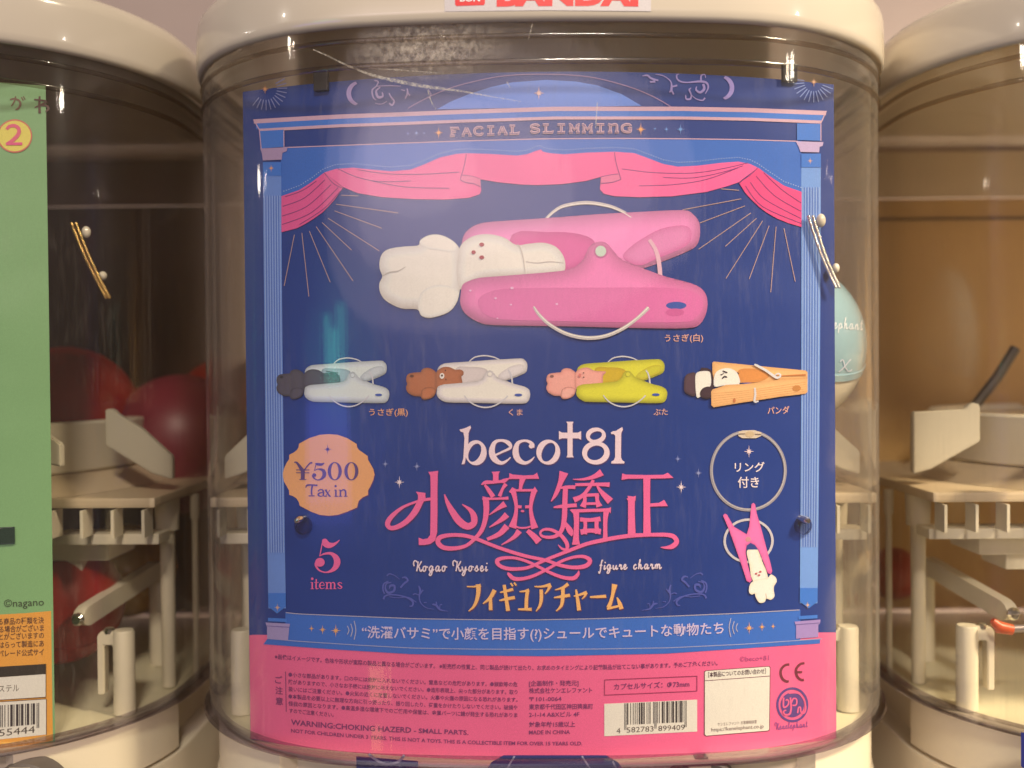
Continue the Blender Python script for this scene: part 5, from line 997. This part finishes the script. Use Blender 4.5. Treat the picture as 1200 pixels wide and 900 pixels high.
# stickers low on the bodies
body_fn = lambda mx: (lambda x, y, h: on_cyl(x, y, mx, .0026, CR, h))
def dark_sticker(mx, pts, label, marks):
    a = Art(); a.poly(pts, (36, 38, 92), 1)
    for m_ in marks: a.stroke(m_, (150, 140, 150), 2)
    o = a.build('body_sticker', None, body_fn(mx)); tag(o, label, 'sticker', 'dark blue stickers on the machine bodies')
dark_sticker(0, [(417.5, 886), (490, 892), (490, 960), (417.5, 960)], 'dark blue square sticker low on the central body, left of the oval one', [[(432, 884, 3), (445, 893, 3), (455, 895.5, 3), (466, 893, 3), (474, 885, 3)]])
dark_sticker(0, [(560, 960), (568, 905), (576, 893), (590, 885), (710, 885), (724, 893), (733, 905), (740, 960)], 'dark blue oval sticker low on the central body under the card', [[(603, 886, 2), (590, 910, 2), (584, 940, 2)], [(682, 886, 2), (696, 910, 2), (702, 940, 2)], [(718, 892, 2), (728, 915, 2), (732, 940, 2)]])
dark_sticker(.3, [(1196.5, 858), (1240, 866), (1240, 930), (1196.5, 898)], 'dark blue sticker at the right edge on the right body', [])

# ------------------------------------------------------------------ capsules
def capsule(c, r, m, label, tilt=(0, 0), m2=None, grp='capsules inside the clear cases'):
    t = empty('capsule', c)
    def dome(name, s, m):
        pr = []; n = 14
        for i in range(n+1):
            th = math.pi/2*i/n; pr.append((max(r*math.cos(th), .0002), s*r*math.sin(th)))
        if s < 0: pr = pr[::-1]
        return lathe(name, pr, m, t, 48, cap=True, sharp=80)
    dome('upper_half', 1, m); dome('lower_half', -1, m2 or m)
    lathe('seam_band', [(r*.99, -.0016), (r*1.012, -.0014), (r*1.012, .0014), (r*.99, .0016)], m, t, 48)
    t.rotation_euler = (tilt[0], tilt[1], 0); tag(t, label, 'capsule', grp); return t
def at(x, y, Y): return on_plane(x, y, Y)
R_ = .0365
capsule(at(78, 489, .165), R_, M['red'], 'big red capsule above the white drum beside the green card', (.5, .3))
capsule(at(213, 520, .175), R_, M['magenta'], 'dark magenta capsule above the fins, right of the big red one', (.9, -.4))
capsule(at(275, 490, .205), R_*.95, M['red'], 'red capsule seen at the right edge of the left case', (.2, .6))
capsule(at(72, 706, .10), .027, M['red'], 'red capsule low down under the shelf in the left machine', (.5, .5))
capsule(at(150, 668, .17), .024, M['amber'], 'amber capsule under the ribbed shelf in the left machine', (.2, .1))
capsule(at(1048, 672, .19), .014, M['red'], 'small red capsule behind the posts in the right machine', (.2, .1))
BC = at(911, 404, .078)
capsule(BC, R_, M['capclear'], 'pale blue capsule peeking out right of the blue card', (.35, .2), M['pearl'])
a = Art(); script(a, 'Kenelephant', 948, 1012, 383, 387, 12, (214, 210, 220), 1, 1.1); script(a, 'X', 983, 1003, 436, 431, 15, (206, 200, 226), 1, 1.2)
o = a.build('capsule_lettering', None, lambda x, y, h: on_sphere(x, y, BC, R_*1.003, h)); tag(o, 'white script lettering on the pale blue capsule', 'lettering')

# ------------------------------------------------------------------ lights reflected in the case, built as solid cords of small metal links
def glint_strands(pts, m, label, strands, n, r):
    t = empty('reflected_light_cord', at(*pts[0]))
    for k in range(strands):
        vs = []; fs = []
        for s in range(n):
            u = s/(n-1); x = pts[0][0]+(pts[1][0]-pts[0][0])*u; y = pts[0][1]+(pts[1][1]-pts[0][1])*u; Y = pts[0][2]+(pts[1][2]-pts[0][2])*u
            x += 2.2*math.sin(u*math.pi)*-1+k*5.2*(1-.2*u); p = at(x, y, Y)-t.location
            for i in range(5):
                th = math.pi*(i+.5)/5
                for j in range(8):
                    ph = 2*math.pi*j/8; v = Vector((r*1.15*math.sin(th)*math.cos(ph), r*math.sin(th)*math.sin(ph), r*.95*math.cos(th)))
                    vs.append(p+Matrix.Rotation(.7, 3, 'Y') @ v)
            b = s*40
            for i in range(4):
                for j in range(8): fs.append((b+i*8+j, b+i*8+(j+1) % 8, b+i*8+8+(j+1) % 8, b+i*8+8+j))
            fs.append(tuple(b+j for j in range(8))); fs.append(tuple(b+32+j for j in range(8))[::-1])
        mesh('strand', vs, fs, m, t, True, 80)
    tag(t, label, 'reflected lights'); return t
glint_strands(((947.5, 254, .024), (979, 336, .026)), M['silver'], 'silver double strand of beads standing in for reflected lights at the right edge of the blue card', 2, 34, .00062)
glint_strands(((84, 262, .050), (124, 348, .060)), M['gold'], 'gold strand of beads standing in for reflected lights beside the green card', 2, 36, .00075)
def glint(x, y, Y, rx, rz, label):  # solid pale blob in place of a lamp's reflection
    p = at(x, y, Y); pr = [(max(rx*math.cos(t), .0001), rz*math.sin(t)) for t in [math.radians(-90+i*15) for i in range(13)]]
    o = lathe('glint', pr, M['pearl'], None, 20, tuple(p)); tag(o, label, 'glint', 'pale blobs standing in for reflected lamps')
glint(962, 258.5, .026, .0018, .0026, 'upper pale blob standing in for a reflected lamp by the silver strands'); glint(979.5, 314, .027, .0014, .0018, 'lower pale blob standing in for a reflected lamp by the silver strands')
glint(101, 272, .055, .0018, .0024, 'upper pale blob standing in for a reflected lamp by the gold strands'); glint(120.5, 323, .06, .0017, .0018, 'lower pale blob standing in for a reflected lamp by the gold strands')
# tape on the tan board, stick, spring rod with orange end (right machine); red strap (left machine)
o = tube('dark_stick', [at(1118, 512, .15), at(1140, 478, .15), at(1168, 443, .15), at(1190, 408, .15)], .0026, M['tool']); tag(o, 'dark stick leaning behind the white fins in the right machine', 'stick')
rd = empty('spring_rod', at(1172, 735, .055)); tube('rod', [at(1184, 737, .055)-rd.location, at(1230, 735, .055)-rd.location], .0016, M['rod'], rd)
tube('orange_end', [at(1163, 727, .055)-rd.location, at(1171, 735, .055)-rd.location, at(1186, 738, .055)-rd.location], [.0012, .0026, .0022], M['orange'], rd)
tag(rd, 'grey rod with an orange end on the floor of the right machine', 'rod')
o = box('tape_strip', (0, 0, 0), (.155, .0006, .0012), M['tape'], None, 0); p = at(1140, 256, .2262); o.location = p; tag(o, 'thin brown tape seam across the tan board', 'tape')

bpy.context.view_layer.update()
